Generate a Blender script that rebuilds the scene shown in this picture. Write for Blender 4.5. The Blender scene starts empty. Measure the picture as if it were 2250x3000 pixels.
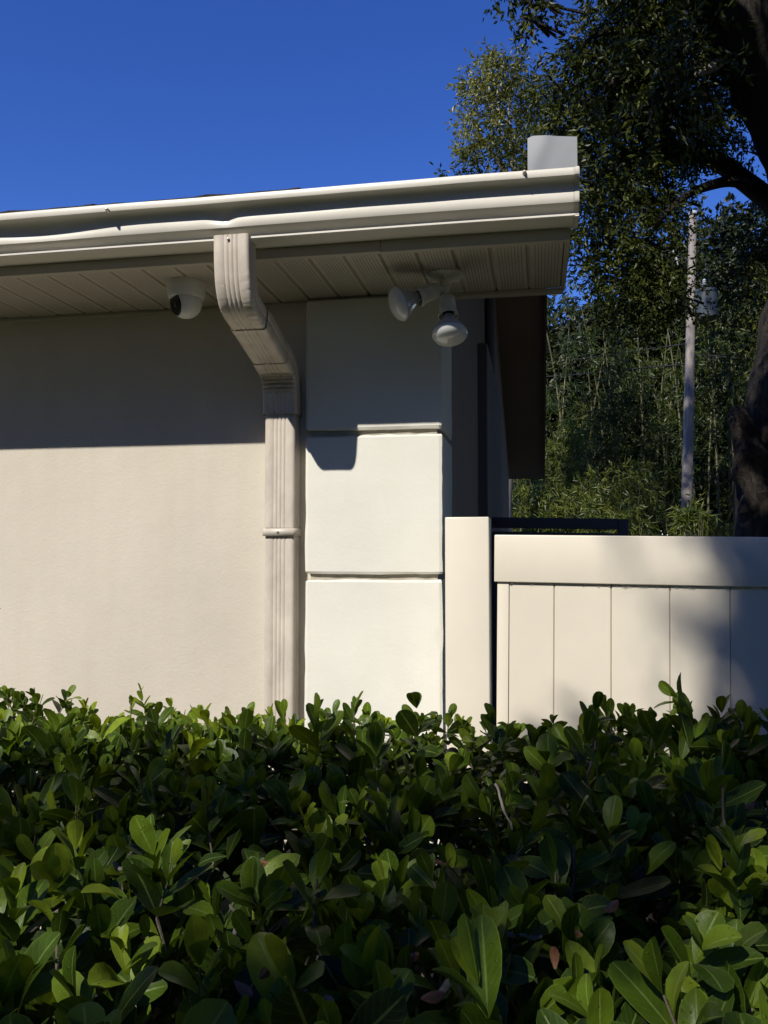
import bpy, bmesh, math, random
import numpy as np
from math import radians, sin, cos, pi, sqrt
from mathutils import Vector, Matrix, noise

random.seed(7)
rng = np.random.default_rng(11)
scene = bpy.context.scene
COL = scene.collection

# ------------------------------------------------------------------ camera
EYE = 1.70
F_PX = 2450.0                      # focal length in pixels of a 2250 x 3000 picture
YAW, PITCH = radians(10.4), radians(2.8)
cam_d = bpy.data.cameras.new('camera')
cam_d.sensor_fit = 'VERTICAL'
cam_d.sensor_height = 36.0
cam_d.lens = 36.0 * F_PX / 3000.0
cam_d.clip_start = 0.02
cam_d.clip_end = 2000.0
cam = bpy.data.objects.new('camera', cam_d)
cam.location = (0, 0, EYE)
cam.rotation_euler = (radians(90) + PITCH, 0, YAW)
COL.objects.link(cam)
scene.camera = cam

# ------------------------------------------------------------------ light
SUN = Vector((0.43, 1.0, -0.97))   # the way sunlight travels
SUN_EL = math.atan2(0.97, sqrt(1 + 0.43 ** 2))
SUN_ROT = math.atan2(-SUN.x, -SUN.y)
world = bpy.data.worlds.new('World')
scene.world = world
world.use_nodes = True
wn = world.node_tree
sky = wn.nodes.new('ShaderNodeTexSky')
sky.sky_type = 'NISHITA'
sky.sun_disc = False
sky.sun_elevation = SUN_EL
sky.sun_rotation = SUN_ROT
sky.altitude = 0
sky.air_density = 1.0
sky.dust_density = 0.0
sky.ozone_density = 8.0
bg = wn.nodes['Background']
bg.inputs['Strength'].default_value = 0.12
grade = wn.nodes.new('ShaderNodeHueSaturation')      # deep blue winter sky
grade.inputs['Hue'].default_value = 0.520
grade.inputs['Saturation'].default_value = 1.17
grade.inputs['Value'].default_value = 1.22
wn.links.new(sky.outputs[0], grade.inputs['Color'])
wn.links.new(grade.outputs[0], bg.inputs['Color'])

sun_d = bpy.data.lights.new('sun', 'SUN')
sun_d.energy = 4.9
sun_d.angle = radians(0.53)
sun_d.color = (1.0, 0.95, 0.86)
sun = bpy.data.objects.new('sun', sun_d)
sun.rotation_euler = SUN.to_track_quat('-Z', 'Y').to_euler()
sun.location = (-4, -8, 12)
COL.objects.link(sun)

scene.view_settings.view_transform = 'Standard'
scene.view_settings.look = 'None'
scene.view_settings.exposure = 0.0
scene.view_settings.gamma = 1.0

# ------------------------------------------------------------------ helpers
_r = np.array([cos(YAW), sin(YAW), 0.0])
_h = np.array([-sin(YAW), cos(YAW), 0.0])
_z = np.array([0, 0, 1.0])
_f = _h * cos(PITCH) + _z * sin(PITCH)
_u = _z * cos(PITCH) - _h * sin(PITCH)


def at(px, py, Y):
    """point of the plane y = Y that shows at (px, py) of the 1659 x 2212 view"""
    k = 2250.0 / 1659.0
    d = _f + (px * k - 1125) / F_PX * _r + (1500 - py * k) / F_PX * _u
    p = d * (Y / d[1])
    return Vector((p[0], p[1], p[2] + EYE))


def mat(name, base=(0.5, 0.5, 0.5), rough=0.6, var=0.0, var_scale=4.0, bump=0.0, bump_scale=60.0,
        metallic=0.0, spec=0.5, var_color=None, stretch=(1, 1, 1), bump2=None, rough_var=0.0):
    m = bpy.data.materials.new(name)
    m.use_nodes = True
    nt = m.node_tree
    p = nt.nodes['Principled BSDF']
    p.inputs['Base Color'].default_value = (*base, 1)
    p.inputs['Roughness'].default_value = rough
    p.inputs['Metallic'].default_value = metallic
    p.inputs['Specular IOR Level'].default_value = spec
    tc = nt.nodes.new('ShaderNodeTexCoord')
    mp = nt.nodes.new('ShaderNodeMapping')
    mp.inputs['Scale'].default_value = stretch
    nt.links.new(tc.outputs['Object'], mp.inputs['Vector'])
    if var > 0:
        n = nt.nodes.new('ShaderNodeTexNoise')
        n.inputs['Scale'].default_value = var_scale
        n.inputs['Detail'].default_value = 6
        n.inputs['Roughness'].default_value = 0.65
        nt.links.new(mp.outputs[0], n.inputs['Vector'])
        r = nt.nodes.new('ShaderNodeMapRange')
        r.inputs[1].default_value = 0.35
        r.inputs[2].default_value = 0.7
        nt.links.new(n.outputs['Fac'], r.inputs[0])
        mx = nt.nodes.new('ShaderNodeMix')
        mx.data_type = 'RGBA'
        c2 = var_color or tuple(c * (1 - var) for c in base)
        mx.inputs[6].default_value = (*base, 1)
        mx.inputs[7].default_value = (*c2, 1)
        nt.links.new(r.outputs[0], mx.inputs[0])
        nt.links.new(mx.outputs[2], p.inputs['Base Color'])
        if rough_var:
            r2 = nt.nodes.new('ShaderNodeMapRange')
            r2.inputs[3].default_value = rough - rough_var
            r2.inputs[4].default_value = rough + rough_var
            nt.links.new(n.outputs['Fac'], r2.inputs[0])
            nt.links.new(r2.outputs[0], p.inputs['Roughness'])
    if bump > 0:
        n2 = nt.nodes.new('ShaderNodeTexNoise')
        n2.inputs['Scale'].default_value = bump_scale
        n2.inputs['Detail'].default_value = 5
        nt.links.new(mp.outputs[0], n2.inputs['Vector'])
        b = nt.nodes.new('ShaderNodeBump')
        b.inputs['Strength'].default_value = 1.0
        b.inputs['Distance'].default_value = bump
        src = n2.outputs['Fac']
        if bump2:
            n3 = nt.nodes.new('ShaderNodeTexNoise')
            n3.inputs['Scale'].default_value = bump2[0]
            n3.inputs['Detail'].default_value = 2
            nt.links.new(mp.outputs[0], n3.inputs['Vector'])
            ma = nt.nodes.new('ShaderNodeMath')
            ma.operation = 'MULTIPLY_ADD'
            ma.inputs[1].default_value = bump2[1]
            nt.links.new(n3.outputs['Fac'], ma.inputs[0])
            nt.links.new(src, ma.inputs[2])
            src = ma.outputs[0]
        nt.links.new(src, b.inputs['Height'])
        nt.links.new(b.outputs[0], p.inputs['Normal'])
    return m


def link(o, parent=None):
    COL.objects.link(o)
    if parent is not None:
        o.parent = parent
    return o


def npmesh(name, V, Fc, uv=None, attr=None, smooth=True):
    V = np.asarray(V, dtype=np.float32)
    Fc = np.asarray(Fc, dtype=np.int32)
    me = bpy.data.meshes.new(name)
    me.vertices.add(len(V))
    me.vertices.foreach_set('co', V.ravel())
    k = Fc.shape[1]
    me.loops.add(Fc.size)
    me.loops.foreach_set('vertex_index', Fc.ravel())
    me.polygons.add(len(Fc))
    me.polygons.foreach_set('loop_start', np.arange(len(Fc), dtype=np.int32) * k)
    me.polygons.foreach_set('use_smooth', np.full(len(Fc), smooth))
    me.update(calc_edges=True)
    if uv is not None:
        l = me.uv_layers.new(name='uv')
        l.data.foreach_set('uv', np.asarray(uv, dtype=np.float32)[Fc.ravel()].ravel())
    if attr is not None:
        a = me.attributes.new('rnd', 'FLOAT', 'POINT')
        a.data.foreach_set('value', np.asarray(attr, dtype=np.float32))
    return me


class MB:
    """collects geometry; build() links it as ONE mesh object"""
    def __init__(self):
        self.v, self.f = [], []

    def add(self, vs, fs):
        o = len(self.v)
        self.v += [tuple(v) for v in vs]
        self.f += [tuple(i + o for i in f) for f in fs]
        return self

    def box(self, x0, x1, y0, y1, z0, z1):
        vs = [(x0, y0, z0), (x1, y0, z0), (x1, y1, z0), (x0, y1, z0), (x0, y0, z1), (x1, y0, z1), (x1, y1, z1), (x0, y1, z1)]
        fs = [(0, 3, 2, 1), (4, 5, 6, 7), (0, 1, 5, 4), (1, 2, 6, 5), (2, 3, 7, 6), (3, 0, 4, 7)]
        return self.add(vs, fs)

    def lathe(self, prof, origin=(0, 0, 0), axis=(0, 0, 1), n=24, cap=True):
        a = Vector(axis).normalized()
        t = a.orthogonal().normalized()
        b = a.cross(t)
        o = Vector(origin)
        vs = []
        for r, h in prof:
            for i in range(n):
                q = 2 * pi * i / n
                vs.append(o + a * h + (t * cos(q) + b * sin(q)) * r)
        fs = []
        for j in range(len(prof) - 1):
            for i in range(n):
                i2 = (i + 1) % n
                fs.append((j * n + i, j * n + i2, (j + 1) * n + i2, (j + 1) * n + i))
        if cap:
            fs.append(tuple(reversed(range(n))))
            m = (len(prof) - 1) * n
            fs.append(tuple(m + i for i in range(n)))
        return self.add(vs, fs)

    def tube(self, pts, rad, n=8, wob=0.0, ws=3.0, cap=True):
        pts = [Vector(p) for p in pts]
        rings = []
        t0 = (pts[1] - pts[0]).normalized()
        side = t0.orthogonal().normalized()
        for i, p in enumerate(pts):
            t = (pts[min(i + 1, len(pts) - 1)] - pts[max(i - 1, 0)]).normalized()
            side = (side - t * side.dot(t)).normalized()
            b = t.cross(side)
            ring = []
            for k in range(n):
                q = 2 * pi * k / n
                d = side * cos(q) + b * sin(q)
                r = rad[i]
                if wob:
                    r *= 1 + wob * noise.noise((p + d * rad[i]) * ws)
                ring.append(p + d * r)
            rings.append(ring)
        vs = [v for r in rings for v in r]
        fs = []
        for j in range(len(pts) - 1):
            for k in range(n):
                k2 = (k + 1) % n
                fs.append((j * n + k, j * n + k2, (j + 1) * n + k2, (j + 1) * n + k))
        if cap:
            fs.append(tuple(reversed(range(n))))
            m = (len(pts) - 1) * n
            fs.append(tuple(m + k for k in range(n)))
        return self.add(vs, fs)

    def build(self, name, m, parent=None, smooth=False, bevel=0.0, seg=2, angle=35, normals=False):
        me = bpy.data.meshes.new(name)
        me.from_pydata(self.v, [], self.f)
        bm = bmesh.new()
        bm.from_mesh(me)
        if normals:
            bmesh.ops.recalc_face_normals(bm, faces=bm.faces)
        if bevel > 0:
            es = [e for e in bm.edges if len(e.link_faces) == 2 and e.calc_face_angle(0) > radians(angle)]
            bmesh.ops.bevel(bm, geom=es, offset=bevel, segments=seg, affect='EDGES', profile=0.5, clamp_overlap=True)
        bm.to_mesh(me)
        bm.free()
        if smooth:
            me.polygons.foreach_set('use_smooth', [True] * len(me.polygons))
            me.set_sharp_from_angle(angle=radians(smooth if smooth is not True else 40))
        me.materials.append(m)
        o = bpy.data.objects.new(name, me)
        return link(o, parent)


def spline(pts, n=8):
    """Catmull-Rom through the points"""
    pts = [Vector(p) for p in pts]
    P = [pts[0] * 2 - pts[1]] + pts + [pts[-1] * 2 - pts[-2]]
    out = []
    for i in range(1, len(P) - 2):
        a, b, c, d = P[i - 1], P[i], P[i + 1], P[i + 2]
        for k in range(n):
            t = k / n
            out.append(0.5 * ((2 * b) + (c - a) * t + (2 * a - 5 * b + 4 * c - d) * t * t + (3 * b - a - 3 * c + d) * t ** 3))
    out.append(pts[-1])
    return out


def lerp_list(vals, m):
    n = len(vals) - 1
    return [vals[min(int(i * n / m), n - 1)] + (vals[min(int(i * n / m), n - 1) + 1] - vals[min(int(i * n / m), n - 1)]) * (i * n / m - min(int(i * n / m), n - 1)) for i in range(m + 1)]


def thing(name, label, cat, loc=(0, 0, 0), group=None):
    o = bpy.data.objects.new(name, None)
    o.empty_display_size = 0.1
    o.location = loc
    link(o)
    o['label'] = label
    o['category'] = cat
    if group:
        o['group'] = group
    return o


def tag(o, label, cat, group=None):
    o['label'] = label
    o['category'] = cat
    if group:
        o['group'] = group
    return o


def keep(o, root):
    """parent while keeping world coordinates of a root that only has a location"""
    o.parent = root
    o.location = -Vector(root.location)
    return o


# ------------------------------------------------------------------ materials
def stucco(name, base, dirt, bump, bscale, streak=0.25):
    m = mat(name, base, 0.85, 0.12, 1.7, bump, bscale, stretch=(1, 1, 1), bump2=(14.0, 1.2), spec=0.25)
    nt = m.node_tree
    p = nt.nodes['Principled BSDF']
    old = p.inputs['Base Color'].links[0].from_socket
    tc = nt.nodes.new('ShaderNodeTexCoord')
    mp = nt.nodes.new('ShaderNodeMapping')
    mp.inputs['Scale'].default_value = (16, 16, 1.3)
    nt.links.new(tc.outputs['Object'], mp.inputs['Vector'])
    n = nt.nodes.new('ShaderNodeTexNoise')
    n.inputs['Scale'].default_value = 1.0
    n.inputs['Detail'].default_value = 5
    nt.links.new(mp.outputs[0], n.inputs['Vector'])
    r = nt.nodes.new('ShaderNodeMapRange')
    r.inputs[1].default_value = 0.42
    r.inputs[2].default_value = 0.75
    r.inputs[4].default_value = streak
    nt.links.new(n.outputs['Fac'], r.inputs[0])
    mx = nt.nodes.new('ShaderNodeMix')
    mx.data_type = 'RGBA'
    mx.inputs[7].default_value = (*dirt, 1)
    nt.links.new(r.outputs[0], mx.inputs[0])
    nt.links.new(old, mx.inputs[6])
    # small dark specks and pits
    v = nt.nodes.new('ShaderNodeTexVoronoi')
    v.inputs['Scale'].default_value = 9.0
    nt.links.new(tc.outputs['Object'], v.inputs['Vector'])
    lt = nt.nodes.new('ShaderNodeMath')
    lt.operation = 'LESS_THAN'
    lt.inputs[1].default_value = 0.035
    nt.links.new(v.outputs['Distance'], lt.inputs[0])
    wn_ = nt.nodes.new('ShaderNodeMath')
    wn_.operation = 'MULTIPLY'
    sep = nt.nodes.new('ShaderNodeSeparateColor')
    nt.links.new(v.outputs['Color'], sep.inputs[0])
    gt = nt.nodes.new('ShaderNodeMath')
    gt.operation = 'GREATER_THAN'
    gt.inputs[1].default_value = 0.86
    nt.links.new(sep.outputs[0], gt.inputs[0])
    nt.links.new(lt.outputs[0], wn_.inputs[0])
    nt.links.new(gt.outputs[0], wn_.inputs[1])
    mx2 = nt.nodes.new('ShaderNodeMix')
    mx2.data_type = 'RGBA'
    mx2.inputs[7].default_value = (dirt[0] * 0.35, dirt[1] * 0.33, dirt[2] * 0.3, 1)
    nt.links.new(wn_.outputs[0], mx2.inputs[0])
    nt.links.new(mx.outputs[2], mx2.inputs[6])
    nt.links.new(mx2.outputs[2], p.inputs['Base Color'])
    return m


M = {}
M['stucco'] = stucco('tan_stucco', (0.65, 0.595, 0.50), (0.57, 0.505, 0.41), 0.0009, 150.0, 0.32)
M['quoin'] = stucco('white_stucco', (0.80, 0.785, 0.70), (0.74, 0.70, 0.60), 0.0006, 110.0, 0.2)
M['mortar'] = mat('joint_mortar', (0.46, 0.42, 0.34), 0.9, 0.3, 20, 0.002, 120)
M['trim'] = mat('beige_trim_paint', (0.50, 0.46, 0.37), 0.5, 0.08, 3, 0.0004, 40)
M['gutter'] = mat('cream_gutter_enamel', (0.72, 0.685, 0.60), 0.38, 0.10, 5, 0.0006, 22, rough_var=0.06)
M['gutter_in'] = mat('gutter_end_enamel', (0.70, 0.66, 0.58), 0.42, 0.2, 14, 0.0006, 40)
M['pipe'] = mat('downspout_enamel', (0.68, 0.605, 0.51), 0.42, 0.3, 13, 0.0008, 45, rough_var=0.08, stretch=(1, 1, 0.5))
M['side'] = mat('side_paint_shade', (0.30, 0.225, 0.17), 0.8, 0.15, 2, 0.0015, 80)  # beige paint made darker and browner, the side wall's shade put into it
M['side_trim'] = mat('trim_paint_shade', (0.15, 0.13, 0.125), 0.6, 0.1, 3)  # trim colour darkened to carry the shade on this side
M['shingle'] = mat('asphalt_shingle', (0.075, 0.06, 0.05), 0.95, 0.5, 60, 0.002, 260)
M['vinyl'] = mat('cream_vinyl', (0.775, 0.71, 0.585), 0.36, 0.09, 2.2, 0.00025, 9, rough_var=0.04)
M['white_metal'] = mat('white_sheet_metal', (0.56, 0.575, 0.59), 0.3, 0.06, 8, 0.0003, 12)
M['screw'] = mat('zinc_screw', (0.45, 0.43, 0.40), 0.35, 0.2, 80, metallic=0.8)
M['black'] = mat('dark_gap', (0.012, 0.011, 0.01), 0.9)
M['cam_body'] = mat('camera_plastic', (0.76, 0.75, 0.70), 0.4, 0.08, 20)
M['cam_glass'] = mat('camera_black_glass', (0.006, 0.006, 0.007), 0.08)
M['lamp_body'] = mat('lamp_enamel', (0.74, 0.71, 0.62), 0.45, 0.3, 30, 0.0006, 120)
M['bulb_face'] = mat('frosted_bulb', (0.72, 0.73, 0.72), 0.12, 0.1, 14, 0.0003, 60, spec=0.7)
M['bulb_side'] = mat('bulb_reflector', (0.55, 0.56, 0.56), 0.2, 0.1, 14, metallic=0.35, spec=0.7)
M['pole'] = mat('weathered_pole_wood', (0.42, 0.37, 0.33), 0.9, 0.55, 3, 0.006, 20, stretch=(6, 6, 0.6))
M['transformer'] = mat('grey_transformer_paint', (0.065, 0.082, 0.10), 0.5, 0.2, 4)
M['porcelain'] = mat('insulator_porcelain', (0.45, 0.47, 0.5), 0.3)
M['wire'] = mat('black_cable', (0.03, 0.03, 0.03), 0.6)
M['back_fence'] = mat('grey_fence_shade', (0.085, 0.088, 0.10), 0.6, 0.2, 3)  # grey deepened so the colour itself holds the fence's shade
M['droplet'] = mat('water_droplet', (0.95, 0.95, 0.95), 0.02)
M['droplet'].node_tree.nodes['Principled BSDF'].inputs['Transmission Weight'].default_value = 1.0
M['droplet'].node_tree.nodes['Principled BSDF'].inputs['IOR'].default_value = 1.33
M['twig'] = mat('grey_twig_bark', (0.22, 0.18, 0.13), 0.85, 0.5, 60, 0.0015, 180)
M['branch'] = mat('pale_branch_bark', (0.27, 0.235, 0.185), 0.85, 0.5, 60, 0.0015, 180)
M['dead'] = mat('dead_leaf', (0.19, 0.068, 0.028), 0.75, 0.5, 60, 0.001, 150, var_color=(0.27, 0.15, 0.075))


def bark(name, c1, c2, scale):
    m = mat(name, c1, 0.95)
    nt = m.node_tree
    p = nt.nodes['Principled BSDF']
    tc = nt.nodes.new('ShaderNodeTexCoord')
    mp = nt.nodes.new('ShaderNodeMapping')
    mp.inputs['Scale'].default_value = (1, 1, 0.22)
    nt.links.new(tc.outputs['Object'], mp.inputs['Vector'])
    hs = []
    for sc_, dt in ((scale, 8), (scale * 3.2, 5)):
        n = nt.nodes.new('ShaderNodeTexNoise')
        n.inputs['Scale'].default_value = sc_
        n.inputs['Detail'].default_value = dt
        n.inputs['Roughness'].default_value = 0.7
        n.inputs['Distortion'].default_value = 0.8
        nt.links.new(mp.outputs[0], n.inputs['Vector'])
        # ridged: crevices where the noise crosses its middle
        a_ = nt.nodes.new('ShaderNodeMath'); a_.operation = 'SUBTRACT'; a_.inputs[1].default_value = 0.5
        nt.links.new(n.outputs['Fac'], a_.inputs[0])
        b_ = nt.nodes.new('ShaderNodeMath'); b_.operation = 'ABSOLUTE'
        nt.links.new(a_.outputs[0], b_.inputs[0])
        r = nt.nodes.new('ShaderNodeMapRange'); r.inputs[2].default_value = 0.11
        nt.links.new(b_.outputs[0], r.inputs[0])
        hs.append(r.outputs[0])
    ml = nt.nodes.new('ShaderNodeMath'); ml.operation = 'MULTIPLY_ADD'; ml.inputs[1].default_value = 0.5
    nt.links.new(hs[1], ml.inputs[0]); nt.links.new(hs[0], ml.inputs[2])
    mx = nt.nodes.new('ShaderNodeMix')
    mx.data_type = 'RGBA'
    mx.inputs[6].default_value = (*c2, 1)
    mx.inputs[7].default_value = (*c1, 1)
    nt.links.new(ml.outputs[0], mx.inputs[0])
    nt.links.new(mx.outputs[2], p.inputs['Base Color'])
    b = nt.nodes.new('ShaderNodeBump')
    b.inputs['Distance'].default_value = 0.03
    nt.links.new(ml.outputs[0], b.inputs['Height'])
    nt.links.new(b.outputs[0], p.inputs['Normal'])
    return m


M['bark'] = bark('live_oak_bark', (0.085, 0.068, 0.054), (0.026, 0.02, 0.016), 10)
M['culm'] = mat('bamboo_culm', (0.20, 0.19, 0.085), 0.5, 0.75, 1.5)


def leaf_mat(name, stops, rough=0.38, trans=0.3, vein=False, spec=0.5):
    m = bpy.data.materials.new(name)
    m.use_nodes = True
    nt = m.node_tree
    p = nt.nodes['Principled BSDF']
    out = nt.nodes['Material Output']
    a = nt.nodes.new('ShaderNodeAttribute')
    a.attribute_name = 'rnd'
    cr = nt.nodes.new('ShaderNodeValToRGB')
    els = cr.color_ramp.elements
    while len(els) < len(stops):
        els.new(0.5)
    for e, (t, c) in zip(els, stops):
        e.position = t
        e.color = (*c, 1)
    nt.links.new(a.outputs['Fac'], cr.inputs[0])
    colr = cr.outputs[0]
    p.inputs['Roughness'].default_value = rough
    p.inputs['Specular IOR Level'].default_value = spec
    if vein:
        uv = nt.nodes.new('ShaderNodeUVMap')
        sx = nt.nodes.new('ShaderNodeSeparateXYZ')
        nt.links.new(uv.outputs[0], sx.inputs[0])
        # |2u-1| : 0 on the midrib, 1 on the margin
        m1 = nt.nodes.new('ShaderNodeMath'); m1.operation = 'MULTIPLY_ADD'
        m1.inputs[1].default_value = 2.0; m1.inputs[2].default_value = -1.0
        nt.links.new(sx.outputs[0], m1.inputs[0])
        ab = nt.nodes.new('ShaderNodeMath'); ab.operation = 'ABSOLUTE'
        nt.links.new(m1.outputs[0], ab.inputs[0])
        rib = nt.nodes.new('ShaderNodeMapRange')
        rib.inputs[1].default_value = 0.02; rib.inputs[2].default_value = 0.10
        rib.inputs[3].default_value = 1.0; rib.inputs[4].default_value = 0.0
        nt.links.new(ab.outputs[0], rib.inputs[0])
        # side veins: stripes of v + 0.25|u|
        sv = nt.nodes.new('ShaderNodeMath'); sv.operation = 'MULTIPLY_ADD'
        sv.inputs[1].default_value = -0.22
        nt.links.new(ab.outputs[0], sv.inputs[0]); nt.links.new(sx.outputs[1], sv.inputs[2])
        sn = nt.nodes.new('ShaderNodeMath'); sn.operation = 'MULTIPLY'; sn.inputs[1].default_value = 58.0
        nt.links.new(sv.outputs[0], sn.inputs[0])
        si = nt.nodes.new('ShaderNodeMath'); si.operation = 'SINE'
        nt.links.new(sn.outputs[0], si.inputs[0])
        svr = nt.nodes.new('ShaderNodeMapRange')
        svr.inputs[1].default_value = 0.7; svr.inputs[2].default_value = 1.0
        svr.inputs[4].default_value = 0.07
        nt.links.new(si.outputs[0], svr.inputs[0])
        edge = nt.nodes.new('ShaderNodeMapRange')
        edge.inputs[1].default_value = 0.93; edge.inputs[2].default_value = 1.0
        edge.inputs[4].default_value = 0.35
        nt.links.new(ab.outputs[0], edge.inputs[0])
        s1 = nt.nodes.new('ShaderNodeMath'); s1.operation = 'MULTIPLY_ADD'; s1.inputs[1].default_value = 0.45
        nt.links.new(rib.outputs[0], s1.inputs[0]); nt.links.new(svr.outputs[0], s1.inputs[2])
        s2 = nt.nodes.new('ShaderNodeMath'); s2.operation = 'ADD'; s2.use_clamp = True
        nt.links.new(s1.outputs[0], s2.inputs[0]); nt.links.new(edge.outputs[0], s2.inputs[1])
        # blotchy variation inside each blade
        tc = nt.nodes.new('ShaderNodeTexCoord')
        n = nt.nodes.new('ShaderNodeTexNoise'); n.inputs['Scale'].default_value = 45; n.inputs['Detail'].default_value = 5
        nt.links.new(tc.outputs['Object'], n.inputs['Vector'])
        hs = nt.nodes.new('ShaderNodeHueSaturation')
        nv = nt.nodes.new('ShaderNodeMapRange')
        nv.inputs[1].default_value = 0.3; nv.inputs[2].default_value = 0.7
        nv.inputs[3].default_value = 0.72; nv.inputs[4].default_value = 1.22
        nt.links.new(n.outputs['Fac'], nv.inputs[0]); nt.links.new(nv.outputs[0], hs.inputs['Value'])
        nt.links.new(colr, hs.inputs['Color'])
        mx = nt.nodes.new('ShaderNodeMix'); mx.data_type = 'RGBA'
        mx.inputs[7].default_value = (0.27, 0.36, 0.09, 1)
        nt.links.new(s2.outputs[0], mx.inputs[0]); nt.links.new(hs.outputs[0], mx.inputs[6])
        # spots of brown damage
        sp = nt.nodes.new('ShaderNodeTexVoronoi'); sp.inputs['Scale'].default_value = 130
        nt.links.new(tc.outputs['Object'], sp.inputs['Vector'])
        ls = nt.nodes.new('ShaderNodeMath'); ls.operation = 'LESS_THAN'; ls.inputs[1].default_value = 0.13
        nt.links.new(sp.outputs['Distance'], ls.inputs[0])
        sc = nt.nodes.new('ShaderNodeSeparateColor'); nt.links.new(sp.outputs['Color'], sc.inputs[0])
        gg = nt.nodes.new('ShaderNodeMath'); gg.operation = 'GREATER_THAN'; gg.inputs[1].default_value = 0.9
        nt.links.new(sc.outputs[0], gg.inputs[0])
        mm = nt.nodes.new('ShaderNodeMath'); mm.operation = 'MULTIPLY'
        nt.links.new(ls.outputs[0], mm.inputs[0]); nt.links.new(gg.outputs[0], mm.inputs[1])
        mx3 = nt.nodes.new('ShaderNodeMix'); mx3.data_type = 'RGBA'
        mx3.inputs[7].default_value = (0.06, 0.035, 0.015, 1)
        nt.links.new(mm.outputs[0], mx3.inputs[0]); nt.links.new(mx.outputs[2], mx3.inputs[6])
        colr = mx3.outputs[2]
        # veins, waviness and dew drops in relief
        dv = nt.nodes.new('ShaderNodeTexVoronoi'); dv.inputs['Scale'].default_value = 210
        nt.links.new(tc.outputs['Object'], dv.inputs['Vector'])
        dr = nt.nodes.new('ShaderNodeMapRange')
        dr.inputs[1].default_value = 0.0; dr.inputs[2].default_value = 0.28
        dr.inputs[3].default_value = 1.0; dr.inputs[4].default_value = 0.0
        nt.links.new(dv.outputs['Distance'], dr.inputs[0])
        ds = nt.nodes.new('ShaderNodeSeparateColor'); nt.links.new(dv.outputs['Color'], ds.inputs[0])
        dg = nt.nodes.new('ShaderNodeMath'); dg.operation = 'GREATER_THAN'; dg.inputs[1].default_value = 0.8
        nt.links.new(ds.outputs[1], dg.inputs[0])
        dm = nt.nodes.new('ShaderNodeMath'); dm.operation = 'MULTIPLY'
        nt.links.new(dr.outputs[0], dm.inputs[0]); nt.links.new(dg.outputs[0], dm.inputs[1])
        hsum = nt.nodes.new('ShaderNodeMath'); hsum.operation = 'MULTIPLY_ADD'; hsum.inputs[1].default_value = -0.5
        nt.links.new(s1.outputs[0], hsum.inputs[0]); nt.links.new(dm.outputs[0], hsum.inputs[2])
        hn = nt.nodes.new('ShaderNodeMath'); hn.operation = 'MULTIPLY_ADD'; hn.inputs[1].default_value = 1.0
        nt.links.new(n.outputs['Fac'], hn.inputs[0]); nt.links.new(hsum.outputs[0], hn.inputs[2])
        b = nt.nodes.new('ShaderNodeBump'); b.inputs['Distance'].default_value = 0.0011
        nt.links.new(hn.outputs[0], b.inputs['Height'])
        nt.links.new(b.outputs[0], p.inputs['Normal'])
    nt.links.new(colr, p.inputs['Base Color'])
    tr = nt.nodes.new('ShaderNodeBsdfTranslucent')
    g = nt.nodes.new('ShaderNodeMix'); g.data_type = 'RGBA'; g.blend_type = 'MULTIPLY'
    g.inputs[0].default_value = 1.0
    g.inputs[7].default_value = (1.7, 1.6, 0.55, 1)
    nt.links.new(colr, g.inputs[6])
    nt.links.new(g.outputs[2], tr.inputs['Color'])
    ms = nt.nodes.new('ShaderNodeMixShader')
    ms.inputs[0].default_value = trans
    nt.links.new(p.outputs[0], ms.inputs[1])
    nt.links.new(tr.outputs[0], ms.inputs[2])
    nt.links.new(ms.outputs[0], out.inputs['Surface'])
    return m


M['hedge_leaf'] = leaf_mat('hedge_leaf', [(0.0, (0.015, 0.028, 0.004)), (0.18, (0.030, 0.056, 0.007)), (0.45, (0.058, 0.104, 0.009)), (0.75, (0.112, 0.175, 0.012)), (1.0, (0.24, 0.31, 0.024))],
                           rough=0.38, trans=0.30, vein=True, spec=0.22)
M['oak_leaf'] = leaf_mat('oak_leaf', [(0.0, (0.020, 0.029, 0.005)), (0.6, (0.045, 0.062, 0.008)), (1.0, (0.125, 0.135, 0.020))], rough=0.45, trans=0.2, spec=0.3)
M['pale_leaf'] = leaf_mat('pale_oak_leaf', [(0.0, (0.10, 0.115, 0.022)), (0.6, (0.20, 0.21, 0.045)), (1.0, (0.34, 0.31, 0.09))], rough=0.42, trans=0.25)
M['bamboo_leaf'] = leaf_mat('bamboo_leaf', [(0.0, (0.012, 0.024, 0.006)), (0.5, (0.035, 0.060, 0.010)), (0.78, (0.11, 0.14, 0.018)), (1.0, (0.24, 0.24, 0.04))], rough=0.45, trans=0.3)  # mostly dark with few bright sprigs: shaded hollows and sun put into the colour
M['wood_leaf'] = leaf_mat('far_wood_leaf', [(0.0, (0.008, 0.014, 0.003)), (0.6, (0.022, 0.032, 0.006)), (1.0, (0.07, 0.08, 0.016))], rough=0.5, trans=0.15)


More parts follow.
